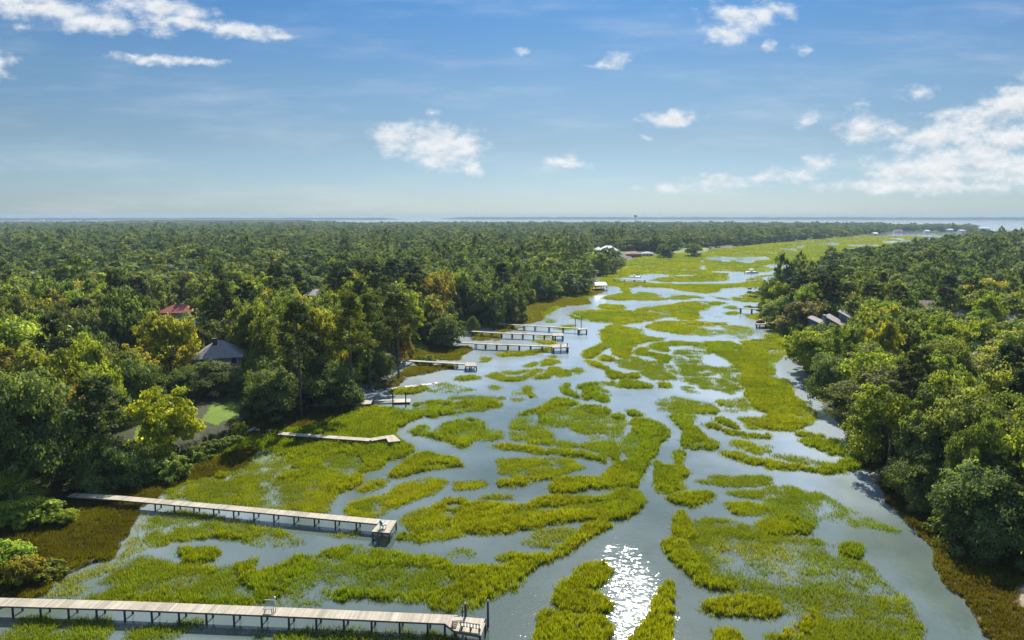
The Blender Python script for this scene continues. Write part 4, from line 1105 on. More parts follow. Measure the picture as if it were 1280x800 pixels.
# docks further up the creek
dock('wooden_dock', 'straight dock of pale boards reaching over brown grass to a small post framed end', [(480, 449.0), (505, 450.2), (588, 455.0)], 1.5, 1.3, bent=3.6, plank=.25,
     platform=[(582, 452.8), (594, 452.8), (596, 457.6), (581.5, 457.6)], pile_r=.14, start_pile=12)
d6, O6 = dock('wooden_dock', 'lowest of the three close docks, ending in a platform with posts', [(571, 427.4), (607, 429.7), (692, 432.8)], 1.5, 1.55, bent=3.3, plank=.3,
     platform=[(689, 430.8), (709, 430.0), (711, 433.8), (691, 434.6)], pile_r=.15, start_pile=6)
for px, py in ((709, 439.5), (701, 440.5)): tall_post(d6, O6, px, py, 0, 2.5, .14)
d7, O7 = dock('wooden_dock', 'middle one of the three close docks, ending in a covered brown stage', [(590, 413.8), (627, 416.2), (694, 418.6)], 1.5, 1.6, bent=3.2, plank=.3,
     platform=[(690, 416.2), (703.5, 416.2), (704.5, 419.6), (691, 419.8)], pile_r=.16)
d8, O8 = dock('wooden_dock', 'farthest of the three close docks, long and thin with a dark float at its end', [(615, 404.2), (669, 407.2), (704, 409.2), (724, 410.4)], 1.5, 1.6, bent=4.2, plank=.35,
     platform=[(722, 409.8), (733.5, 410.0), (734, 411.8), (722.5, 412)], pile_r=.15)
tall_post(d8, O8, 726.5, 411.5, 0, 4.6, .12); tall_post(d8, O8, 719, 411.5, 0, 4.0, .12, WHITE)
d9, O9 = dock('wooden_dock', 'distant dock reaching into the creek from the grassy point on the left', [(768, 348.6), (806, 350.2)], 2.0, 1.8, bent=6, plank=.6, pile_r=.2)
dock('wooden_dock', 'short dock on dark piles reaching left from the woods on the right shore', [(954, 386.4), (926, 384.8)], 2.0, 2.0, bent=4.2, plank=.5, pile_r=.22)
d11, O11 = dock('wooden_dock', 'low dock with a cluttered brown stage at the right shore below the dark oaks', [(982, 402.8), (948, 403.8)], 2.2, 1.5, bent=5, plank=.5,
     platform=[(945, 402.2), (957, 401.8), (958, 405), (945.5, 405.4)], pile_r=.2)
o = thing('covered_skiff', G(950.5, 403.4, 1.53), 'small boat under a pale cover on the stage at the right shore', 'boat', None, .3)
mb = MB(); mb.box((0, 0, .25), (2.6, 1.2, .5)); mb.box((0, 0, .12), (3.0, .9, .22)); mb.build('hull', DARK, o); mb = MB(); mb.tube([(-1.3, 0, .55), (0, 0, .85), (1.3, 0, .55)], [.25, .5, .2], 8); mb.build('cover', PALEWOOD, o)

# ------------------------------------------------------------------ boats
def motorboat(px, py, z, yaw, L, label, top=True, name='motor_boat', group=None):
    c = G(px, py, 0); o = thing(name, (c.x, c.y, z), label, 'boat', group, yaw); mb = MB(); n = 11; w = L * .17; ring = []
    for i in range(n):
        u = i / (n - 1); ww = w * (1 - max(0, u - .45) ** 2 * 3.2) + .02; sh = .75 + .35 * u * u
        k = -.2 + .35 * max(0, u - .7) * 2
        x = (u - .5) * L; ring.append([(x, -ww, sh), (x, -ww * .8, .1 + k * .3), (x, 0, k), (x, ww * .8, .1 + k * .3), (x, ww, sh), (x, ww * .85, sh - .02), (x, 0, sh - .45), (x, -ww * .85, sh - .02)])
    vs = [v for r_ in ring for v in r_]; m = 8
    fs = [(i * m + k, i * m + (k + 1) % m, (i + 1) * m + (k + 1) % m, (i + 1) * m + k) for i in range(n - 1) for k in range(m)] + [tuple(range(m - 1, -1, -1))]
    mb.add(vs, fs, .5, False); mb.build('hull', WHITE, o)
    mb = MB(); mb.box((-.05 * L, 0, 1.05), (.16 * L, w * .8, 1.1)); mb.build('console', WHITE, o)
    mb = MB(); mb.box((-.54 * L, 0, .75), (.5, .45, .9)); mb.box((-.54 * L, 0, .1), (.22, .16, .7)); mb.build('outboard_motor', DARK, o)
    if top:
        mb = MB(); mb.box((-.06 * L, 0, 2.55), (.34 * L, w * 1.7, .09)); mb.build('canopy', WHITE, o)
        mb = MB()
        for sx in (-.2, .08):
            for sy in (-.6, .6): mb.tube([(sx * L, sy * w, .6), (sx * L * .9 - .02 * L, sy * w, 2.5)], [.04, .04], 6)
        mb.build('canopy_frame', METAL, o)
    return o
motorboat(940, 341.2, .05, .1, 9.5, 'white motor boat with a raised canopy moored in the distant creek before the woods')
motorboat(792, 350, 1.4, 2.9, 7.5, 'white motor boat lifted beside the distant dock on the grassy point', False)
motorboat(740, 357.5, .8, .4, 6.5, 'white boat stored on the bank left of the white roofed boathouse', False)
# boathouse with a white roof
c = G(749.5, 363, 0); bh = thing('boathouse', (c.x, c.y, 0), 'white roofed open boathouse on piles at the bend of the creek', 'boathouse', None, .25); bh.scale = (.72, .72, .72)
mb = MB(); RW_, RD_ = 9.5, 7.0
v = [(-RW_ / 2, -RD_ / 2, 4.0), (RW_ / 2, -RD_ / 2, 4.0), (RW_ / 2, RD_ / 2, 4.0), (-RW_ / 2, RD_ / 2, 4.0), (-RW_ / 2 + .6, 0, 6.0), (RW_ / 2 - .6, 0, 6.0)]
mb.add(v, [(0, 1, 5, 4), (2, 3, 4, 5), (1, 2, 5), (3, 0, 4), (3, 2, 1, 0)]); mb.build('roof', WHITE, bh)
for sx in (-1, 0, 1):
    for sy in (-1, 1):
        mb = MB(); mb.tube([(sx * (RW_ / 2 - .5), sy * (RD_ / 2 - .5), -.8), (sx * (RW_ / 2 - .5), sy * (RD_ / 2 - .5), 4.0)], [.2, .18], 7); mb.build('pile', PILE, bh)
mb = MB(); planks(mb, [(-RW_ / 2, -RD_ / 2), (RW_ / 2, -RD_ / 2), (RW_ / 2, RD_ / 2), (-RW_ / 2, RD_ / 2)], (1, 0), 1.5, w=.5); mb.build('deck', DECK, bh)

# ------------------------------------------------------------------ houses
def rgb(name, c, **k): return solid(name, c, .8, .12, 1.2, **k)
GLASS = solid('window_glass', (.03, .04, .05), .12, .05, 1.0, spec=.6)
def shingle(name, c):
    m, t, out = material(name); p = t.new('ShaderNodeBsdfPrincipled'); g = t.new('ShaderNodeTexCoord').outputs['Object']
    br = t.new('ShaderNodeTexBrick'); br.inputs['Scale'].default_value = 2.2; br.inputs['Color1'].default_value = (*[q * .85 for q in c], 1); br.inputs['Color2'].default_value = (*[q * 1.15 for q in c], 1); br.inputs['Mortar'].default_value = (*[q * .6 for q in c], 1)
    br.inputs['Mortar Size'].default_value = .015; t.l.new(g, br.inputs['Vector'])
    cc = t.mix(1.0, br.outputs['Color'], t.math('MULTIPLY_ADD', t.noise(g, .8, 4), .5, .75), 'MULTIPLY')
    t.l.new(cc, p.inputs['Base Color']); p.inputs['Roughness'].default_value = .85; p.inputs['Specular IOR Level'].default_value = .2; t.l.new(p.outputs[0], out); return m
def house(px, py, yaw, w, d, wall_h, roof_h, wallm, roofm, label, kind='hip', chimney=None, windows=3, cat='house', name='house', eave=.5, group=None, zb=None, door=True):
    c = G(px, py, 2.0); z = ground_z(c.x, c.y) if zb is None else zb
    o = thing(name, (c.x, c.y, z), label, cat, group, yaw); FOOT.append((c.x, c.y, max(w, d) * .5))
    mb = MB(); mb.box((0, 0, wall_h / 2 - .2), (w, d, wall_h + .4))
    if kind == 'gable':
        for s in (-1, 1): mb.add([(s * w / 2, -d / 2, wall_h), (s * w / 2, d / 2, wall_h), (s * w / 2, 0, wall_h + roof_h * .93), (s * (w / 2 - .15), -d / 2, wall_h), (s * (w / 2 - .15), d / 2, wall_h), (s * (w / 2 - .15), 0, wall_h + roof_h * .93)], [(0, 1, 2), (3, 5, 4), (0, 2, 5, 3), (1, 4, 5, 2)])
    mb.build('wall', wallm, o)
    mb = MB(); e = eave; a, b = w / 2 + e, d / 2 + e; z0 = wall_h + .004; rl = max(.2, a - b) if kind == 'hip' else a; th = .18
    top = [(-a, -b, z0 + th), (a, -b, z0 + th), (a, b, z0 + th), (-a, b, z0 + th), (-rl, 0, z0 + th + roof_h), (rl, 0, z0 + th + roof_h)]; bot = [(x, y, z0) for x, y, _ in top[:4]]
    mb.add(top + bot, [(0, 1, 5, 4), (2, 3, 4, 5), (1, 2, 5), (3, 0, 4), (6, 7, 1, 0), (7, 8, 2, 1), (8, 9, 3, 2), (9, 6, 0, 3), (9, 8, 7, 6)]); rf = mb.build('roof', roofm, o)
    if chimney:
        mb = MB(); x, y, hh, m = chimney; mb.box((x, y, z0 + roof_h * .6 + hh / 2), (.9, .7, roof_h * .8 + hh)); mb.box((x, y, z0 + roof_h + hh + .06), (1.1, .9, .12)); mb.build('chimney', m, rf)
    for i in range(windows):
        u = -w / 2 + w * (i + .5) / windows
        for zz in ([1.5] if wall_h < 4.5 else [1.5, 4.3]):
            mb = MB(); y = -d / 2 - .03
            for dx, dz, sx, sz in ((0, .72, 1.3, .1), (0, -.72, 1.3, .1), (-.6, 0, .1, 1.34), (.6, 0, .1, 1.34)): mb.box((u + dx, y, zz + dz), (sx, .09, sz))
            f = mb.build('window', WHITE, o); mb = MB(); mb.box((u, -d / 2 - .012, zz), (1.1, .03, 1.34)); mb.build('pane', GLASS, f)
    if door:
        mb = MB(); mb.box((w / 2 - .012 + .04, 0, 1.05), (.06, 1.0, 2.1)); mb.build('door', FRAMEW, o)
    return o
CREAM = rgb('cream_wall', (.62, .56, .45)); GREYW = rgb('grey_wall', (.36, .36, .35)); TANW = rgb('tan_wall', (.42, .33, .23)); BRICKW = rgb('brick_wall', (.28, .13, .09)); BLUEW = rgb('blue_grey_siding', (.13, .18, .24))
REDR = shingle('red_roof', (.36, .11, .08)); GREYR = shingle('grey_roof', (.30, .28, .26)); BROWNR = shingle('brown_roof', (.27, .20, .14)); PALER = shingle('pale_roof', (.48, .42, .37)); WHITER = solid('white_metal_roof', (.80, .80, .78), .45, .06, .6); DARKR = shingle('dark_roof', (.11, .11, .115))
STUCCO = rgb('white_wall', (.74, .72, .68))
house(226, 402, .05, 12.0, 8, 3.2, 2.3, CREAM, REDR, 'house with a low red roof among dense trees on the left', chimney=None)
house(277, 472, .30, 9.5, 8.5, 4.9, 3.2, TANW, GREYR, 'grey roofed two storey house with a dark chimney on the left bank', chimney=(-.8, -1.0, .6, DARK))
house(228, 466, .9, 5.5, 4.5, 3.8, 1.8, GREYW, DARKR, 'small dark roofed annex left of the grey roofed house', 'gable', windows=2)
house(172, 441, .25, 9, 7, 3.6, 2.0, TANW, BROWNR, 'house with a brown roof half hidden left of the yellow tinged tree', windows=2)
house(398, 382, -.1, 9, 7, 4.2, 2.2, STUCCO, PALER, 'pale house glimpsed behind the tall pine on the left bank')
hw = house(760, 320, .12, 17, 12, 4.6, 4.4, STUCCO, WHITER, 'large white house with a bright white roof and dormers beyond the shore trees', windows=5)
for dx in (-2.6, 2.6):
    mb = MB(); mb.box((dx, -4.2, 6.6), (2.0, 3.0, 1.8)); dm = mb.build('dormer', STUCCO, hw)
    mb = MB(); mb.add([(dx - 1.3, -5.9, 7.5), (dx + 1.3, -5.9, 7.5), (dx + 1.3, -1.5, 7.5), (dx - 1.3, -1.5, 7.5), (dx, -5.9, 8.5), (dx, -1.5, 8.5)], [(0, 1, 4), (2, 3, 5), (0, 4, 5, 3), (1, 2, 5, 4), (0, 3, 2, 1)]); mb.build('dormer_roof', WHITER, dm)
    mb = MB(); mb.box((dx, -5.73, 6.7), (1.1, .05, 1.0)); mb.build('dormer_window', GLASS, dm)
house(747.5, 318, .6, 6, 6, 4.2, 2.4, STUCCO, WHITER, 'small white wing standing just left of the large white house', windows=2)
house(792, 318.5, 0, 13, 9, 3.4, 2.4, BRICKW, rgb('rust_roof', (.30, .13, .09)), 'low house with a rust brown roof right of the large white house')
house(809, 317.5, -.1, 10, 8, 3.0, 1.7, STUCCO, PALER, 'low pale house beside the dark round oak across the marsh')
# stepped blue grey house on the right bank
c = G(1037, 430, 2.0); o = thing('stepped_house', (c.x, c.y, ground_z(c.x, c.y)), 'blue grey house with stepped sloping roofs and a chimney on the right bank', 'house', None, -.62); o.scale = (.74, 1.0, .90); FOOT.append((c.x, c.y, 9))
ROOFP = shingle('pinkish_roof', (.33, .28, .27))
def shed(x0, x1, y0, y1, zl, zh, first=False):
    mb = MB(); vs = [(x0, y0, -.4), (x1, y0, -.4), (x1, y1, -.4), (x0, y1, -.4), (x0, y0, zh), (x1, y0, zl), (x1, y1, zl), (x0, y1, zh)]
    mb.add(vs, [(3, 2, 1, 0), (0, 1, 5, 4), (1, 2, 6, 5), (2, 3, 7, 6), (3, 0, 4, 7), (4, 5, 6, 7)]); wv = mb.build('wall', BLUEW, o)
    mb = MB(); e = .45; sl = (zl - zh) / (x1 - x0); a, b = x0 - e, x1 + e; za, zb_ = zh - sl * e + .006, zl + sl * e + .006
    vs = [(a, y0 - e, za), (b, y0 - e, zb_), (b, y1 + e, zb_), (a, y1 + e, za)]; vs += [(x, y, z + .22) for x, y, z in vs]
    mb.add(vs, [(3, 2, 1, 0), (4, 5, 6, 7), (0, 1, 5, 4), (1, 2, 6, 5), (2, 3, 7, 6), (3, 0, 4, 7)]); mb.build('roof', ROOFP, o)
    mb = MB(); mb.box((x0 - .02, (y0 + y1) / 2, zh - 1.0), (.05, (y1 - y0) * .7, .8)); f = mb.build('window', GLASS, o)
    mb = MB(); mb.box(((x0 + x1) / 2, y0 - .02, 3.2), (1.6, .05, 1.3)); mb.build('window', GLASS, o)
shed(-1.2, 5.0, -3.0, 2.4, 6.0, 8.6); shed(1.8, 8.4, 3.0, 8.0, 6.8, 9.6); shed(-6.9, -1.7, -4.0, 1.0, 6.2, 7.9)
shed(4.6, 11.2, 8.6, 13.6, 7.2, 10.2)
mb = MB(); mb.box((-1.45, -3.75, 4.5), (.9, 1.1, 9.6)); mb.box((-1.45, -3.75, 9.36), (1.1, 1.3, .12)); mb.build('chimney', rgb('chimney_siding', (.22, .34, .36)), o)
house(1157, 397, -.3, 12, 8, 3.4, 2.4, GREYW, BROWNR, 'house with a grey brown roof behind the broad oak on the right bank')
house(1204, 410, -.2, 8, 7, 3.4, 2.2, GREYW, GREYR, 'small grey roofed house left of the golden yellow tree', windows=2)
house(1268, 420, -.25, 14, 9, 3.4, 2.6, rgb('slate_blue_wall', (.10, .17, .30)), GREYR, 'grey roofed house with blue walls at the right edge below the golden tree', 'gable', windows=4)
hv = house(1222, 482, -.35, 9, 8, 4.4, 2.6, BLUEW, DARKR, 'dark roofed house with white roof vents amid the yellow green oaks', windows=2)
mb = MB()
for k in range(3): mb.tube([(-3.3 + k * .7, -1.2, 5.2), (-3.3 + k * .7, -1.2, 6.6)], [.16, .16], 8); mb.tube([(-3.3 + k * .7, -1.2, 6.61), (-3.3 + k * .7, -1.2, 6.85)], [.3, .12], 8)
mb.build('roof_vents', WHITE, hv)
house(1133, 443, .2, 5, 4, 3.4, 1.4, rgb('teal_wall', (.10, .25, .30)), rgb('teal_roof', (.16, .32, .38)), 'small teal roofed shed between the oaks on the right bank', 'gable', windows=1, name='garden_shed', cat='shed')
house(22, 316, 0, 14, 9, 3.4, 2.6, TANW, PALER, 'pale roofed house glimpsed in the woods at the far left')
# far buildings towards the bay
for px, py, w_, h_, m_, lab in [
 (31, 277.5, 60, 12, STUCCO, 'wide white building on the far left horizon'), (52, 277, 26, 13, STUCCO, 'small white building right of the wide one on the far left horizon'),
 (189, 278.5, 16, 12, STUCCO, 'tiny white building by the far water on the left'),
 (812, 287, 22, 12, STUCCO, 'long low white building in the far woods below the water tower'), (840, 286, 9, 13, STUCCO, 'tiny white building right of the long low white one'),
 (736, 283.5, 16, 12, GREYW, 'pale grey building in the far woods left of the water tower'), (779, 284, 24, 12, GREYW, 'wide pale grey building in the far woods near the water tower'),
 (1122, 290, 16, 6.5, STUCCO, 'white house with a pinkish roof on the far headland'), (1158, 290.5, 9, 7, STUCCO, 'small white house on the shore of the far headland'),
 (1093, 293.5, 9, 6, STUCCO, 'white boat shed at the far end of the marsh'), (1187, 289, 12, 7, GREYW, 'grey house near the marina on the far headland'), (1202, 289.5, 14, 6, STUCCO, 'white marina building at the right end of the headland'),
 (1229, 287.5, 26, 8.5, STUCCO, 'long white roofed building right of the marina'), (1100, 289, 10, 6, GREYW, 'grey house at the left end of the far headland')]:
    house(px, py, random.uniform(-.2, .2), w_, 10, h_ * .7, h_ * .3, m_, REDR if 'pinkish' in lab else WHITER, lab, 'gable', windows=0, cat='building', name='far_building', eave=.3, zb=.3, door=False)
for i, (px, hh) in enumerate(((1197, 16), (1201, 19), (1206, 17), (1210, 15))):
    c = G(px, 290.3, 0); o = thing('sailing_boat', (c.x, c.y, .1), 'white sailing boat with a bare mast in the far marina', 'sailing boat', 'sailing boats in the far marina', .3 * i)
    mb = MB(); mb.prism([(-5, -1.4), (3, -1.5), (6, 0), (3, 1.5), (-5, 1.4)], -.3, 1.2); mb.build('hull', WHITE, o)
    mb = MB(); mb.tube([(.5, 0, 1.2), (.5, 0, hh)], [.12, .07], 6); mb.tube([(.4, 0, 2.4), (-4.2, 0, 2.4)], [.1, .08], 6); mb.build('mast', METAL, o)
# water tower on the horizon
c = G(794, 283.2, 0); D_ = c.xy.length
o = thing('water_tower', (c.x, c.y, 0), 'dark round water tower standing alone above the far woods on the horizon', 'water tower')
TOWER = solid('tower_steel', (.10, .12, .14), .6, .1, .2)
s_ = D_ / F; mb = MB(); mb.tube([(0, 0, 0), (0, 0, H - .6 * s_)], [s_ * .42, s_ * .28], 12); mb.build('stem', TOWER, o)
mb = MB(); zc = H - .3 * s_; R_t = s_ * 2.1
mb.tube([(0, 0, zc - R_t * .7), (0, 0, zc - R_t * .55), (0, 0, zc - R_t * .25), (0, 0, zc), (0, 0, zc + R_t * .3), (0, 0, zc + R_t * .52), (0, 0, zc + R_t * .62)], [R_t * .25, R_t * .55, R_t * .92, R_t, R_t * .85, R_t * .5, R_t * .1], 16); mb.build('tank', TOWER, o)
# timber bulkhead pieces beside the lawn
for pts, lab in (([(290, 541), (302, 541)], 'short grey timber bulkhead at the foot of the bright lawn'), ([(306, 541.5), (320, 535.5)], 'slanting pale timber beam beside the small white boat'), ([(319, 538.8), (325, 538.2)], 'short pale post stub in the grass left of the bent dock'), ([(335, 539.8), (340, 539.2)], 'pale plank stub just left of the bent dock')):
    a, b = G(*pts[0], .5), G(*pts[1], .5); o = thing('timber_bulkhead', (a.x, a.y, ground_z(a.x, a.y)), lab, 'timber', None, yaw_of(a, b)); L = (b - a).xy.length; mb = MB()
    for k in range(3): mb.box((L / 2, .02 * k, .12 + k * .18), (L, .14, .165), tone=random.random())
    mb.build('beam', PALEWOOD, o)
    for u in (.06, .94):
        mb = MB(); mb.tube([(L * u, -.16, -.3), (L * u, -.16, .75)], [.08, .08], 6); mb.build('post', FRAMEW, o)
# --- filling the woods: individuals near by, one far wood beyond
NEAR = 400.0
def woods_candidates(r0, r1, n, a0=-47, a1=47):
    r = np.sqrt(rng.random(n) * (r1 * r1 - r0 * r0) + r0 * r0); a = np.radians(a0 + (a1 - a0) * rng.random(n))
    x = r * np.sin(a); y = r * np.cos(a); d, k, l = survey(x, y, .5); m = (k == 3)
    return x[m], y[m], l[m]
X, Y, Lw_ = woods_candidates(60, NEAR, 26000)
FILL = []
counts = {'oak': 0, 'broadleaf': 0, 'pine': 0}
LABEL = {}
order = np.argsort(np.hypot(X, Y))
def zone(x, y):
    d = math.hypot(x, y); side = 'left' if x < (y - 150) * .12 else 'right'
    return side, d
TONES = {'oak': [((.72, .84, .86), 'dark green'), ((.95, 1.0, .95), 'mid green'), ((1.25, 1.22, .85), 'yellow green'), ((.95, .95, 1.15), 'grey green')],
         'broadleaf': [((.9, 1.0, .9), 'fresh green'), ((1.35, 1.3, .8), 'yellowish green'), ((1.5, 1.1, .9), 'tawny')],
         'pine': [((.85, .95, .9), 'dark green'), ((1.3, 1.25, .75), 'golden')]}
KINDNAME = {'oak': 'spreading oak', 'broadleaf': 'broadleaf tree', 'pine': 'narrow pine'}
for i in order:
    x, y, l = X[i], Y[i], Lw_[i]; side, d = zone(x, y)
    cl = float(fbm(np.array(x / 55.0), np.array(y / 55.0), 91)); u = random.random()
    shore = l < .62
    if side == 'left': sp = 'oak' if (u < (.66 if shore else .62)) else ('pine' if (cl > .52 and u < .70) else 'broadleaf')
    else: sp = 'oak' if u < .64 else ('broadleaf' if u < .955 else 'pine')
    grow = 1 + min(.35, max(0, (d - 150) / 900))
    if sp == 'oak': rad = random.uniform(4.8, 8.4) * grow * (.72 if shore else 1); h = random.uniform(10, 16.5) * (.78 if shore else 1); k = .54
    elif sp == 'broadleaf': rad = random.uniform(3.6, 5.8) * grow; h = random.uniform(11, 17); k = .54
    else: rad = random.uniform(2.6, 3.8) * grow; h = random.uniform(15, 20); k = .58
    rad *= 1.2; k *= .84
    if side == 'right': h *= .86
    if max(counts.values()) >= 285: NEAR = d; break
    if not near_ok(x, y, rad, k) or blocked(x, y, rad, h + 1.5): continue
    tone = random.choices(range(len(TONES[sp])), [4, 4, 2.5, 2][:len(TONES[sp])] if sp == 'oak' else [4, 3, .5][:len(TONES[sp])])[0]
    if side == 'right' and sp == 'oak' and not shore: tone = random.choices(range(4), [1.5, 3, 6, 1.5])[0]
    tint, word = TONES[sp][tone]
    tint = tuple(max(.3, c * random.uniform(.88, 1.12)) for c in tint)
    where = side + (' shore' if shore else ' woods')
    band = 'near' if d < 170 else ('mid' if d < 280 else 'far')
    bt = {'near': 'nearest rows', 'mid': 'middle rows', 'far': 'farther rows'}[band]
    lab = f'{word} {KINDNAME[sp]} in the {bt} of the {where}'
    grp = f'{word} {KINDNAME[sp]}s, {where}, {bt}'
    FILL.append((plant(sp, x, y, rad, h, tint, lab, group=grp), f"{'tall ' if h > 15.5 and sp != 'pine' else ('low ' if h < 10 else '')}{word} {KINDNAME[sp]}", x, y, h, side))
    note(x, y, rad); counts[sp] += 1
print('trees', counts, NEAR)
# undergrowth along the shores
X, Y, Lw_ = woods_candidates(60, 330, 30000)
ns = 0
def random_word(t): return {.75: 'dark green', .9: 'mid green', 1.1: 'pale green'}[t[0]]
for x, y, l in zip(X, Y, Lw_):
    if l > .66 or ns > 170: continue
    side, d = zone(x, y); rad = random.uniform(1.3, 2.6); h = rad * random.uniform(.9, 1.5)
    if not near_ok(x, y, rad, .30) or blocked(x, y, rad, h + 1.5): continue
    tint = random.choice([(.75, .88, .7), (.9, 1.0, .7), (1.1, 1.15, .7)])
    FILL.append((None, None, x, y, h, side)); FILL[-1] = (plant('shrub', x, y, rad, h, tint, f'low green shrub in the undergrowth at the foot of the trees along the {side} shore', group=f'undergrowth shrubs along the {side} shore'), random_word(tint) + ' undergrowth shrub', x, y, h, side)
    note(x, y, rad * .5); ns += 1
print('shrubs', ns)

# --- a label for each by what it stands beside
MARKS = [(224, 386, 'the red roofed house'), (278, 442, 'the grey roofed house'), (170, 432, 'the brown roof'), (395, 368, 'the pale house'), (425, 545, 'the bent pale dock'), (440, 500, 'the float dock'),
 (545, 452, 'the post framed dock'), (640, 425, 'the three close docks'), (748, 357, 'the white boathouse'), (758, 310, 'the large white house'), (210, 510, 'the bright yellow green tree'), (120, 622, 'the second long dock'),
 (14, 610, 'the palmetto'), (36, 450, 'the big pale green tree'), (62, 410, 'the orange leaved tree'), (320, 410, 'the tall pines'), (376, 420, 'the bare trunked pine'), (280, 525, 'the small bright lawn'),
 (1040, 400, 'the blue grey stepped house'), (1255, 375, 'the golden yellow tree'), (1187, 520, 'the single dark pine'), (1236, 630, 'the big dark oak'), (1220, 468, 'the dark roofed house'), (1156, 384, 'the grey brown roof'),
 (965, 403, 'the cluttered low dock'), (940, 385, 'the short right dock'), (1076, 440, 'the orange yellow tree'), (1060, 515, 'the pale cut bank'), (1132, 437, 'the teal shed'), (1268, 405, 'the blue walled house'), (1090, 590, 'the pale eroded bank')]
by_label = {}
for o, word, x, y, h, side in FILL:
    px, py = (float(v) for v in pix(np.array(x), np.array(y), np.array(1.5 + h * .7)))
    best = min(MARKS, key=lambda m: (m[0] - px) ** 2 + (1.8 * (m[1] - py)) ** 2 + (1e6 if (m[0] < 800) != (side == 'left') else 0))
    dx, dy = px - best[0], (py - best[1]) * 1.8
    rel = ('right of' if dx > 0 else 'left of') if abs(dx) > abs(dy) else ('in front of' if dy > 0 else 'behind')
    if dx * dx + dy * dy > 62 ** 2: rel = {'behind': 'far behind', 'in front of': 'far before'}.get(rel, 'far ' + rel)
    by_label.setdefault(f'{word} {rel} {best[2]}', []).append((px, o))
ORD = ['leftmost', 'second leftmost', 'third leftmost', 'fourth leftmost', 'fifth leftmost']
for lab, mem in by_label.items():
    mem.sort(key=lambda m: m[0])
    for i, (px, o) in enumerate(mem):
        o['label'] = lab if len(mem) == 1 or len(mem) > 5 else ((ORD[i] if i < len(mem) - 1 else 'rightmost') + ' ' + lab)
        if len(mem) > 5: o['group'] = lab[:110]
# the far wood: one mass to the bay
def lod(name, seed, **kw): return holder(name, crown_mesh(name, seed, **kw), WOODLEAF)
far_protos = [lod('woodland_crown', 700 + i, lobes=9, clumps=9, leaves=30, leaf=.095, low=-.1, flat=.75, ragged=.3) for i in range(4)]
far_protos += [lod('woodland_crown', 720 + i, lobes=7, clumps=8, leaves=30, leaf=.095, low=-.3, flat=1.2, ragged=.35, lobe_r=(.26, .4)) for i in range(2)]
P_, S_, R_, T_, K_ = [], [], [], [], []
for r0, r1, sp_ in ((NEAR, 450, 12.5), (450, 800, 14.5), (800, 1300, 16.0), (1300, 2000, 17.5), (2000, 3000, 19), (3000, 3900, 21)):
    ar = math.radians(100) * .5 * (r1 * r1 - r0 * r0)
    X, Y, Lw_ = woods_candidates(r0, r1, int(ar / sp_ ** 2 * 2.2), -50, 50)
    g2 = {}
    for x, y, l in zip(X, Y, Lw_):
        d = math.hypot(x, y)
        if d > 2900 and x > -d * .24: continue
        if d > 3000 and fbm(np.array(x / 160), np.array(y / 160), 4) < .42: continue
        key = (int(x // sp_), int(y // sp_)); bad = False
        for i in (-1, 0, 1):
            for j in (-1, 0, 1):
                for a, b in g2.get((key[0] + i, key[1] + j), ()):
                    if (a - x) ** 2 + (b - y) ** 2 < (sp_ * .62) ** 2: bad = True
        rad = sp_ * random.choice((random.uniform(.40, .7), random.uniform(.6, .95), random.uniform(.9, 1.35)))
        if bad or (d < NEAR + 25 and not near_ok(x, y, rad, .5)): continue
        n1 = float(fbm(np.array(x / 90), np.array(y / 90), 51)); h = random.uniform(7.5, 16.5) + 8 * (n1 - .5)
        if random.random() < .10: h *= 1.35; rad *= .75
        h *= max(.62, min(1, 1.25 - d / 5200))
        if blocked(x, y, rad, h + 1.5): continue
        g2.setdefault(key, []).append((x, y))
        vs = h + .5
        P_.append((x, y, 1.0)); S_.append((rad, rad, vs)); R_.append(random.random() * 6.28)
        u = random.random(); b = random.uniform(.8, 1.15)
        tt = (.78, .9, .9) if u < .35 else ((1.0, 1.05, .95) if u < .68 else ((1.25, 1.2, .8) if u < .94 else ((1.4, 1.1, .85) if u < .96 else (.95, 1.0, 1.1))))
        T_.append(tuple(c * b for c in tt)); K_.append(random.randrange(6) if h < 15 else random.choice((4, 5)))
scatter('distant_woods', np.array(P_), np.array(S_), np.array(R_), np.array(T_), far_protos, np.array(K_), 'dense green woods stretching back to the bay on both sides of the marsh')
print('far wood', len(P_))
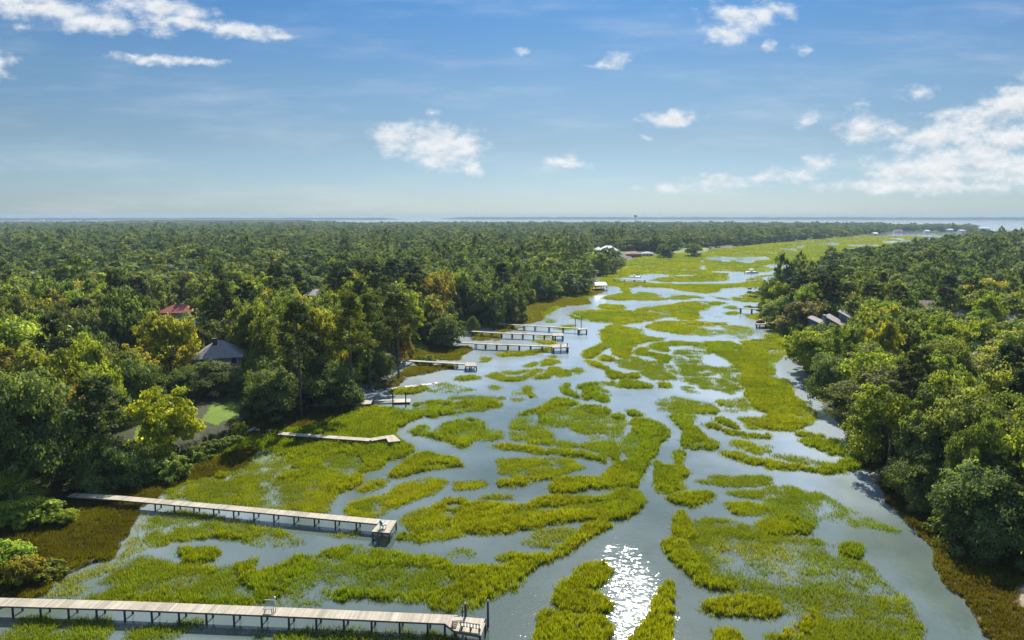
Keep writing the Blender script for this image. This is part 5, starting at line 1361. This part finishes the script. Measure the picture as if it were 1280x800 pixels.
# ------------------------------------------------------------------ sky, sun, camera
def uv(px, py):
    t = (py - 400) / F
    y = CP - t * SP; return ((px - 640) / F / y, (-SP - t * CP) / y)
CLOUDS = """
60,10,95,15,6,1 130,28,85,13,6,1 200,10,65,12,8,1 235,28,70,12,8,1 290,38,60,9,8,1 345,46,30,5,4,.9 20,-6,60,20,0,1 30,33,14,4,0,.5
205,75,62,6,3,.85 250,78,34,5,2,.9 165,70,20,5,8,.7 0,80,20,16,0,.8
500,172,34,20,0,1 545,180,52,26,0,1.1 578,178,32,20,0,1 590,207,15,11,30,.9 545,200,40,14,10,.9 480,170,20,12,0,.9
710,204,32,9,0,.9 716,197,16,8,0,.9 536,141,10,5,0,.6
840,148,36,10,-4,.9 868,146,18,7,0,.8 807,171,10,5,0,.6 768,77,28,9,-10,.8 755,82,18,6,0,.9 655,66,12,5,0,.6
925,22,48,18,10,.95 905,38,30,12,10,.95 955,14,34,15,0,.9 958,57,12,7,0,.7 1005,60,15,6,0,.8
1150,117,24,9,0,.8 1090,160,46,20,8,.9 1165,172,66,18,-6,1 1220,148,66,26,-15,1 1275,128,44,30,-20,1 1265,172,54,22,0,1
1120,215,54,20,0,1 1180,205,64,26,0,1.1 1240,200,62,30,0,1.1 1285,210,44,30,0,1.1 1110,232,78,10,0,.8 1200,232,80,14,0,.9
1000,215,44,12,-5,.85 1022,204,26,10,0,.8 900,229,44,11,-3,.85 835,236,44,8,-3,.7 962,222,40,8,0,.7 1010,150,12,14,0,.5 1330,170,60,60,0,1
-60,60,60,20,0,1 1400,60,60,14,0,1
"""
w = bpy.data.worlds.new('World'); SC.world = w; w.use_nodes = True; w.node_tree.nodes.clear()
t = NT(w.node_tree)
sky = t.new('ShaderNodeTexSky', sky_type='NISHITA'); sky.sun_disc = False
sky.sun_elevation = SUN_EL; sky.sun_rotation = SUN_AZ
sky.altitude = 0; sky.air_density = 1.0; sky.dust_density = SKY_DUST; sky.ozone_density = SKY_OZONE
gen = t.new('ShaderNodeTexCoord').outputs['Generated']
sep = t.new('ShaderNodeSeparateXYZ'); t.l.new(gen, sep.inputs[0])
yy = t.math('MAXIMUM', sep.outputs[1], .05)
cmb = t.new('ShaderNodeCombineXYZ')
t.l.new(t.math('DIVIDE', sep.outputs[0], yy), cmb.inputs[0]); t.l.new(t.math('DIVIDE', sep.outputs[2], yy), cmb.inputs[1])
P0 = cmb.outputs[0]
def vnode(op, a, b):
    n = t.new('ShaderNodeVectorMath', operation=op); t.put(n.inputs[0], a); t.put(n.inputs[1], b); return n.outputs[0]
nz = t.new('ShaderNodeTexNoise'); nz.inputs['Scale'].default_value = 38; nz.inputs['Detail'].default_value = 4; t.l.new(P0, nz.inputs['Vector'])
wob = vnode('MULTIPLY', vnode('SUBTRACT', nz.outputs['Color'], (.5, .5, .5)), (.034, .020, 0))
P1 = vnode('ADD', P0, wob)
acc = None; low = None
for q in CLOUDS.split():
    px, py, rx, ry, rot, st = [float(v) for v in q.split(',')]
    a, b = uv(px, py)
    mp = t.new('ShaderNodeMapping', vector_type='TEXTURE')
    mp.inputs['Location'].default_value = (a, b, 0); mp.inputs['Rotation'].default_value = (0, 0, -math.radians(rot)); mp.inputs['Scale'].default_value = (rx * 1.3 / F, ry * 1.3 / F, 1)
    t.l.new(P1, mp.inputs['Vector'])
    ln = t.new('ShaderNodeVectorMath', operation='LENGTH'); t.l.new(mp.outputs[0], ln.inputs[0])
    f = t.math('MULTIPLY', t.math('SUBTRACT', 1.0, ln.outputs['Value']), st)
    acc = f if acc is None else t.math('SMOOTH_MAX', acc, f, .15)
stretch = vnode('MULTIPLY', P0, (1, 1.7, 1))
fb = t.noise(stretch, 24, 8, .62)
den = t.math('ADD', acc, t.math('MULTIPLY', t.math('SUBTRACT', fb, .5), 2.1))
alpha = t.sstep(den, .05, 1.0)
# high thin streaks
cir = t.noise(vnode('MULTIPLY', P0, (1.2, 7, 1)), 3.2, 6, .6)
cir = t.math('MULTIPLY', t.sstep(cir, .44, .80), .21)
up = t.noise(vnode('ADD', stretch, (.0, .012, 0)), 24, 8, .62)
shade = t.sstep(t.math('ADD', t.math('SUBTRACT', fb, up), t.math('MULTIPLY', den, -.12)), -.42, .10)
ccol = t.mix(shade, CLOUD_DARK, CLOUD_LIT)
skyc = t.mix(1.0, sky.outputs[0], t.ramp(sep.outputs[2], SKY_MUL), 'MULTIPLY')
front = t.math('GREATER_THAN', sep.outputs[1], .06)
upm = t.math('MULTIPLY', t.math('GREATER_THAN', sep.outputs[2], 0.0), front)
c = t.mix(t.math('MULTIPLY', cir, upm), skyc, CLOUD_LIT)
c = t.mix(t.math('MULTIPLY', t.math('MULTIPLY', alpha, .93), upm), c, ccol)
bg = t.new('ShaderNodeBackground'); bg.inputs['Strength'].default_value = SKY_STR; t.l.new(c, bg.inputs[0])
wo = t.new('ShaderNodeOutputWorld'); t.l.new(bg.outputs[0], wo.inputs[0])
sd = bpy.data.lights.new('sun', 'SUN'); sd.energy = SUN_STR; sd.angle = math.radians(.53); sd.color = (1, .95, .87)
so = bpy.data.objects.new('sun', sd); COL.objects.link(so)
dirv = Vector((math.sin(SUN_AZ) * math.cos(SUN_EL), math.cos(SUN_AZ) * math.cos(SUN_EL), math.sin(SUN_EL)))
so.rotation_euler = dirv.to_track_quat('Z', 'Y').to_euler()
cd = bpy.data.cameras.new('camera'); cd.sensor_width = 36; cd.lens = 36 * F / 1280; cd.clip_start = .5; cd.clip_end = 40000
co = bpy.data.objects.new('camera', cd); COL.objects.link(co); co.location = (0, 0, H); co.rotation_euler = (math.pi / 2 - PITCH, 0, 0)
SC.camera = co
if HAZE:
    mb = MB(); mb.box((0, 4800, 25), (22000, 10600, 54))
    me = mb.mesh('haze')
    m = bpy.data.materials.new('haze_air'); m.use_nodes = True; m.node_tree.nodes.clear(); t = NT(m.node_tree)
    pv = t.new('ShaderNodeVolumePrincipled'); pv.inputs['Color'].default_value = (.40, .54, .65, 1); pv.inputs['Density'].default_value = HAZE; pv.inputs['Anisotropy'].default_value = .1
    t.l.new(pv.outputs[0], t.new('ShaderNodeOutputMaterial').inputs['Volume'])
    link('haze', me, None, (m,), label='pale blue air haze over the marsh and the far bay', kindp='stuff')
SC.view_settings.view_transform = 'Standard'; SC.view_settings.look = 'None'; SC.view_settings.exposure = EXPOSURE; SC.view_settings.gamma = 1
SC.view_settings.use_curve_mapping = False
cy = SC.cycles
cy.use_denoising = True; cy.denoiser = 'OPENIMAGEDENOISE'
cy.max_bounces = 5; cy.diffuse_bounces = 3; cy.glossy_bounces = 2; cy.transmission_bounces = 3; cy.volume_bounces = 0; cy.transparent_max_bounces = 4
cy.use_adaptive_sampling = True; cy.adaptive_threshold = .02; cy.sample_clamp_indirect = 6
cy.volume_max_steps = 64
SC.render.film_transparent = False
